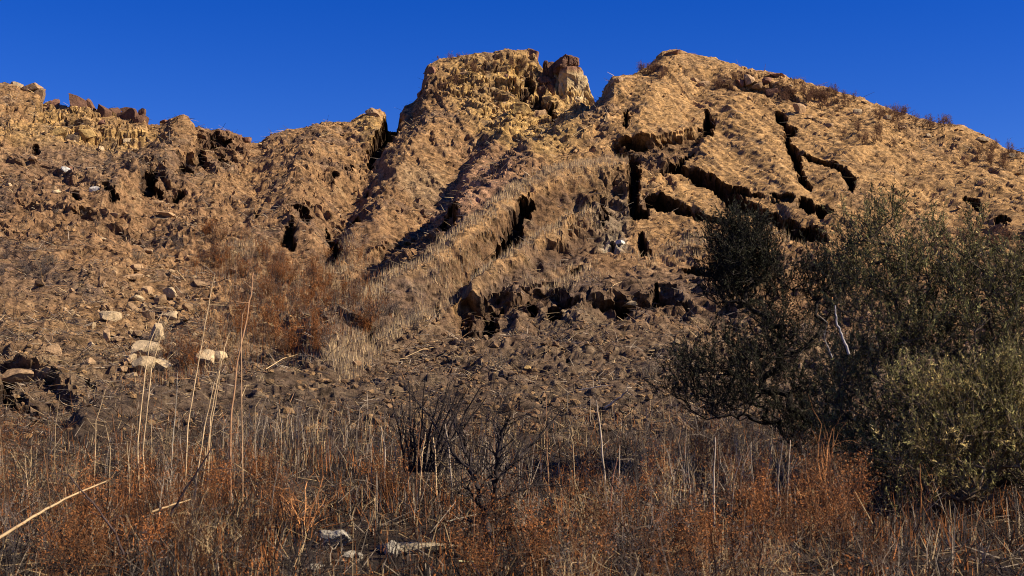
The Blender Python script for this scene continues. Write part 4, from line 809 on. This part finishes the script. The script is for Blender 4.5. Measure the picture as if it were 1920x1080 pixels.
big_plant('orange_plant', 1115, 11.2, 'yellowish twiggy plant in the centre right', 'dead plant', 805, .4, 7, .8, (2, 1), .45, .005, c3(.5,.3,.1), curve=.3)
big_plant('orange_plant', 1725, 11.2, 'orange bare plant under the green shrub', 'dead plant', 806, .5, 4, .4, (1, 1), .4, .006, ORG * .9, curve=.3)
# burnt shrub in the middle, traced limbs
e = bpy.data.objects.new('burnt_shrub', None); C.objects.link(e); Yb = 9.9
e.location = (P(920, 1040, Yb)[0], Yb, ground_z(P(920, 1040, Yb)[0], Yb)); e['label'] = 'leafless charred shrub with forked black trunk in the middle foreground'; e['category'] = 'shrub'
def limb(name, pts, r0_, r1_, tw, dY=0, sd=0):
    w_ = path_px(pts, Yb); w_[:, 1] += np.linspace(0, dY, len(w_)); g = np.random.default_rng(900 + sd); L0 = np.array(e.location)
    t = np.linspace(0, len(w_) - 1, 4 * (len(w_) - 1) + 1); q = np.stack([np.interp(t, np.arange(len(w_)), w_[:, k]) for k in range(3)], 1); q[1:-1] += g.normal(size=(len(q) - 2, 3)) * .006
    rr = np.linspace(r0_, r1_, len(q)); p0, p1, ra, rb = list(q[:-1]), list(q[1:]), list(rr[:-1]), list(rr[1:])
    for _ in range(tw):
        k = g.integers(2, len(q)); d = (q[min(k, len(q) - 1)] - q[k - 1]); d /= np.linalg.norm(d); d = d + g.normal(size=3) * .6 + [0, 0, .3]; s = q[k]; L = g.uniform(.04, .11); r = min(rr[k] * .5, .006)
        for j in range(4): d = d / np.linalg.norm(d); f = s + d * L; p0.append(s); p1.append(f); ra.append(r); rb.append(r * .75); s = f; r *= .75; d = d + g.normal(size=3) * .4
    V, Fc = tubes(np.array(p0) - L0, np.array(p1) - L0, ra, rb, 6)
    link(name, mk_mesh(name, V, Fc, M_bark, tube_cols(c3(.028,.021,.019)[None] * g.uniform(.7, 1.5, (len(p0), 1)), 6), smooth=True), e)
limb('trunk', [(921,1052),(914,1010),(910,968)], .040, .030, 3)
for k, (pts, r, tw, dY) in enumerate([([(910,970),(897,930),(886,890),(872,850),(862,800)],.019,16,.3),([(910,970),(928,930),(930,880),(936,830),(952,790)],.02,18,-.2),([(928,940),(965,925),(1000,912),(1060,918)],.010,10,.3),([(905,955),(885,925),(858,922)],.012,8,-.2),
   ([(930,900),(960,870),(1000,830),(1050,775)],.010,12,.3),([(914,1010),(960,990),(1010,985),(1060,1005)],.011,10,-.3),([(886,890),(850,850),(800,780),(740,716)],.008,14,.4),([(872,850),(850,790),(838,740)],.007,10,.3),([(936,830),(925,790),(948,745)],.007,10,.2),([(912,985),(870,975),(830,990)],.007,6,.2)]):
    limb('branch', pts, r * 1.2, r * .4, int(tw * 2.4), dY, k)
# dark thicket of burnt stems behind it
e = bpy.data.objects.new('burnt_thicket', None); C.objects.link(e); Yb = 12.6; e.location = (P(815, 900, Yb)[0], Yb, ground_z(P(815, 900, Yb)[0], Yb))
e['label'] = 'thicket of thin black burnt stems fanning up left of the charred shrub'; e['category'] = 'shrub'
for k in range(15):
    x1 = 735 + 175 * k / 14 + rd.uniform(-8, 8); yt = 700 + rd.uniform(-10, 80); x0 = 790 + (x1 - 815) * .35
    limb('stem', [(x0, 885), (x0 + (x1 - x0) * .35, 820), (x1, yt)], .014, .005, 8, rd.uniform(-.3, .3), 40 + k)
print('plants', time.time() - T0)
# ================================================================ evergreen shrubs at the right
def grow(base, att, step=.16, seed=1, stemz=.25, merge=None):
    """limb skeleton that reaches every attractor: each one is joined to the nearest limb point through a bent chain"""
    g = np.random.default_rng(seed); pts = [np.array(base, float)]; par = [-1]
    order = np.argsort(np.linalg.norm(att - base, axis=1) + g.uniform(0, .25, len(att)))
    for k in order:
        t = att[k]; A = np.array(pts); d = np.linalg.norm(A - t, axis=1) + .55 * np.maximum(A[:, 2] - t[2], 0) - .10 * np.minimum(A[:, 2], t[2]) + .22 * np.linalg.norm(A - base, axis=1) * 0
        j = int(np.argmin(d)); dist = np.linalg.norm(t - A[j]); n = max(1, int(dist / step)); s = A[j]; pj = j; bend = g.normal(size=3) * dist * .07; bend[2] -= dist * .04
        for m in range(1, n + 1):
            f = m / n; q = s + (t - s) * f + bend * math.sin(math.pi * f) + (g.normal(size=3) * .018 if m < n else 0); pts.append(q); par.append(pj); pj = len(pts) - 1
    pts = np.array(pts); par = np.array(par); cnt = np.zeros(len(pts)); kids = np.bincount(par[1:], minlength=len(pts)); cnt[kids == 0] = 1
    for i in range(len(pts) - 1, 0, -1): cnt[par[i]] += cnt[i]
    return pts, par, cnt
def shrub(name, label, cat, bx, Y, blobs, natt, leafs, seed, leafc, barkc, r_tip=.0035, sprig=.24, shoots=3, nl=26, lsz=.016, upb=1.1):
    """blobs: (x, y, rx, ry in photo pixels, depth offset, depth radius, weight)"""
    X = P(bx, 900, Y)[0]; z0 = ground_z(X, Y); base = np.array([X, Y, z0 - .03]); g = np.random.default_rng(seed); att = []
    W = np.array([b[6] * b[2] * b[3] for b in blobs], float); W /= W.sum()
    for k in g.choice(len(blobs), size=natt, p=W):
        x, y, rx, ry, dy, ry_, _ = blobs[k]; d = g.normal(size=3); d /= np.linalg.norm(d); d *= g.random() ** .45
        Yk = Y + dy + d[1] * ry_; q = P(x + d[0] * rx, y + d[2] * ry, Yk)
        if q[2] > z0 + .05: att.append(q)
    att = np.array(att); pts, par, cnt = grow(base, att, seed=seed)
    rad = r_tip * cnt ** .42
    e = bpy.data.objects.new(name, None); C.objects.link(e); e.location = base.tolist(); e['label'] = label; e['category'] = cat
    i = np.arange(1, len(pts)); p0 = pts[par[i]] - base; p1 = pts[i] - base; r0 = rad[par[i]].clip(max=rad[i] * 1.5); r1 = rad[i]
    # main limbs: one part for each limb leaving the base, the trunk being the thickest
    root = np.zeros(len(pts), int)
    for k in range(1, len(pts)): root[k] = k if par[k] == 0 else root[par[k]]
    rs, rc = np.unique(root[1:], return_counts=True); rs = rs[np.argsort(-rc)][:6]
    for k, rt in enumerate(rs):
        m = root[i] == rt
        if k == len(rs) - 1: m = m | ~np.isin(root[i], rs)
        V, Fc = tubes(p0[m], p1[m], r0[m], r1[m], 5)
        link('trunk' if k == 0 else 'limb', mk_mesh('limb', V, Fc, M_bark, tube_cols(barkc[None] * g.uniform(.7, 1.4, (m.sum(), 1)), 5), smooth=True), e)
    # shoots with small leaves from every thin node
    tipi = np.where(rad[1:] < r_tip * 3.2)[0] + 1; tipi = np.repeat(tipi, shoots); g.shuffle(tipi); tipi = tipi[:leafs]
    s = pts[tipi] - base; dpar = pts[tipi] - pts[par[tipi]]; dpar /= np.linalg.norm(dpar, axis=1, keepdims=True) + 1e-9
    d = dpar * .6 + g.normal(size=s.shape) * .55 + np.array([0, 0, upb]); d /= np.linalg.norm(d, axis=1, keepdims=True); L = g.uniform(.5, 1.2, len(s)) * sprig
    mid = s + d * L[:, None] * .5; d2 = d + g.normal(size=s.shape) * .18 + [0, 0, .12]; d2 /= np.linalg.norm(d2, axis=1, keepdims=True); end = mid + d2 * L[:, None] * .5
    n_ = len(s); V, Fc = tubes(np.r_[s, mid], np.r_[mid, end], np.r_[np.full(n_, .0028), np.full(n_, .002)], np.r_[np.full(n_, .002), np.full(n_, .001)], 3)
    link('twigs', mk_mesh('twigs', V, Fc, M_bark, np.tile(barkc * 1.4, (len(V), 1))), e, kind='stuff')
    t = g.random((n_, nl)) ** .8; q = np.where(t[..., None] < .5, s[:, None] + (mid - s)[:, None] * (t * 2)[..., None], mid[:, None] + (end - mid)[:, None] * (t * 2 - 1)[..., None]) + g.normal(size=(n_, nl, 3)) * .006
    q = q.reshape(-1, 3); up = np.repeat(d, nl, 0) * .9
    V, Fc = leaves(q, lsz, 2.2, up); tone = np.repeat(g.uniform(.35, 1.6, (n_, 1)) ** 1.3, nl, 0) * g.uniform(.75, 1.25, (len(q), 1))
    mix_ = np.repeat(g.random((n_, 1)) < .22, nl, 0); cc = np.where(mix_, (leafc * [2.1, 1.8, 1.9])[None], leafc[None]) * tone
    link('foliage', mk_mesh('foliage', V, Fc, M_leaf, np.repeat(cc, 3, 0)), e, kind='stuff')
    return e
# left shrub; shade from the green shrub is put into its near-black leaf colour
shrub('shade_toned_shrub', 'dark open-branched shrub left of the green shrub, shade painted into its near-black leaves', 'shrub', 1520, 14.5,
  [(1395,480,62,58,0,.35,2.8),(1372,530,55,56,0,.35,2.6),(1440,530,60,50,.1,.35,1.0),(1395,430,40,25,0,.2,.8),(1350,450,35,40,0,.2,.8),(1440,585,60,30,0,.3,.9),(1520,530,50,50,.2,.3,.6),(1590,500,40,50,.3,.3,.6),
   (1350,640,55,25,-.2,.3,.6),(1300,700,60,40,-.3,.4,.8),(1400,700,90,50,-.2,.5,1.0),(1280,745,60,25,-.4,.3,.9),(1380,760,100,40,-.3,.5,1.0),(1480,640,70,60,0,.5,.9),(1500,740,90,50,0,.5,1.0),(1560,560,60,70,.2,.4,1.0),(1540,820,80,50,-.2,.5,1.2),(1470,800,70,30,-.3,.4,.7),(1590,700,60,60,0,.4,.8)],
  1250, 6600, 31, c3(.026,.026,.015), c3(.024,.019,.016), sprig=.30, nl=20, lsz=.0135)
shrub('green_shrub', 'large olive-green evergreen shrub filling the right edge', 'shrub', 1790, 13.0,
  [(1630,430,60,40,.2,.3,1.1),(1670,400,22,22,.2,.15,.8),(1612,490,40,50,.3,.3,.9),(1740,450,35,35,0,.3,1.0),(1700,520,90,70,0,.5,1.2),(1620,560,80,70,.1,.5,1.0),(1800,520,70,60,-.1,.5,1.2),(1880,540,80,60,-.2,.5,1.2),
   (1960,560,90,90,-.2,.6,1.0),(1760,620,120,70,-.1,.6,1.2),(1880,660,110,80,-.3,.6,1.2),(1640,680,90,70,0,.5,.9),(1980,720,90,100,-.3,.5,.9),(1760,740,110,70,-.5,.5,1.2),(1880,790,110,80,-.6,.5,1.2),(1700,800,70,50,-.4,.4,.9),
   (1620,780,80,50,0,.5,.7),(1780,850,110,50,-.5,.5,.9),(1930,880,90,60,-.6,.5,.9),(1830,455,40,35,0,.3,.7),(2060,650,90,130,-.1,.6,.6),(1690,640,60,60,-.3,.3,.8),(1650,860,90,60,-.3,.5,1.1),(1560,800,60,60,0,.4,.8),(1780,930,120,50,-.6,.5,1.1),(1900,960,90,40,-.7,.4,1.0),(1640,930,70,50,-.3,.3,.8),(2000,900,80,90,-.5,.5,.7)],
  1500, 9500, 33, c3(.115,.105,.042), c3(.07,.05,.037), sprig=.32, nl=21, lsz=.015)
shrub('sunlit_shrub_part', 'low front part of the green shrub at the lower right corner, sunlight painted into its paler leaves', 'shrub', 1830, 11.6,  # added growth; its paler leaf colour stands in for sun on the green shrub
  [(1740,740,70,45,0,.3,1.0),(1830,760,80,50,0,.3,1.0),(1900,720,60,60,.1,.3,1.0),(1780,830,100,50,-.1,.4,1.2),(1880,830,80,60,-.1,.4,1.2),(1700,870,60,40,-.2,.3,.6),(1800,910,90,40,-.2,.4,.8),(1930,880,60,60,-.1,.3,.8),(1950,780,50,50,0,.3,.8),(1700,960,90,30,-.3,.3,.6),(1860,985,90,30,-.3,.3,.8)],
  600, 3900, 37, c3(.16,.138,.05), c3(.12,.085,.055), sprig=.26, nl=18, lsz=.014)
# pale dead limb inside the shrub, and a low dark shrub under it
o = stalk([(1592,664),(1583,640),(1570,610),(1566,573)], 12.2, .013, c3(.48,.43,.39), 'dead_limb', 'bleached bare limb standing inside the dark shrub', 'branch', twigs=0)
o = stalk([(1560,670),(1547,640),(1545,625)], 12.3, .007, c3(.4,.36,.34), 'dead_limb', 'thin bleached limb left of the larger bleached limb', 'branch', twigs=1)
print('shrubs', time.time() - T0)
tri = 0
for o in C.objects:
    if o.type == 'MESH': tri += sum(1 if len(o.data.polygons) == 0 else (o.data.polygons[0].loop_total - 2) for _ in (0,)) * len(o.data.polygons)
print('tris', tri, 'objects', len(C.objects))
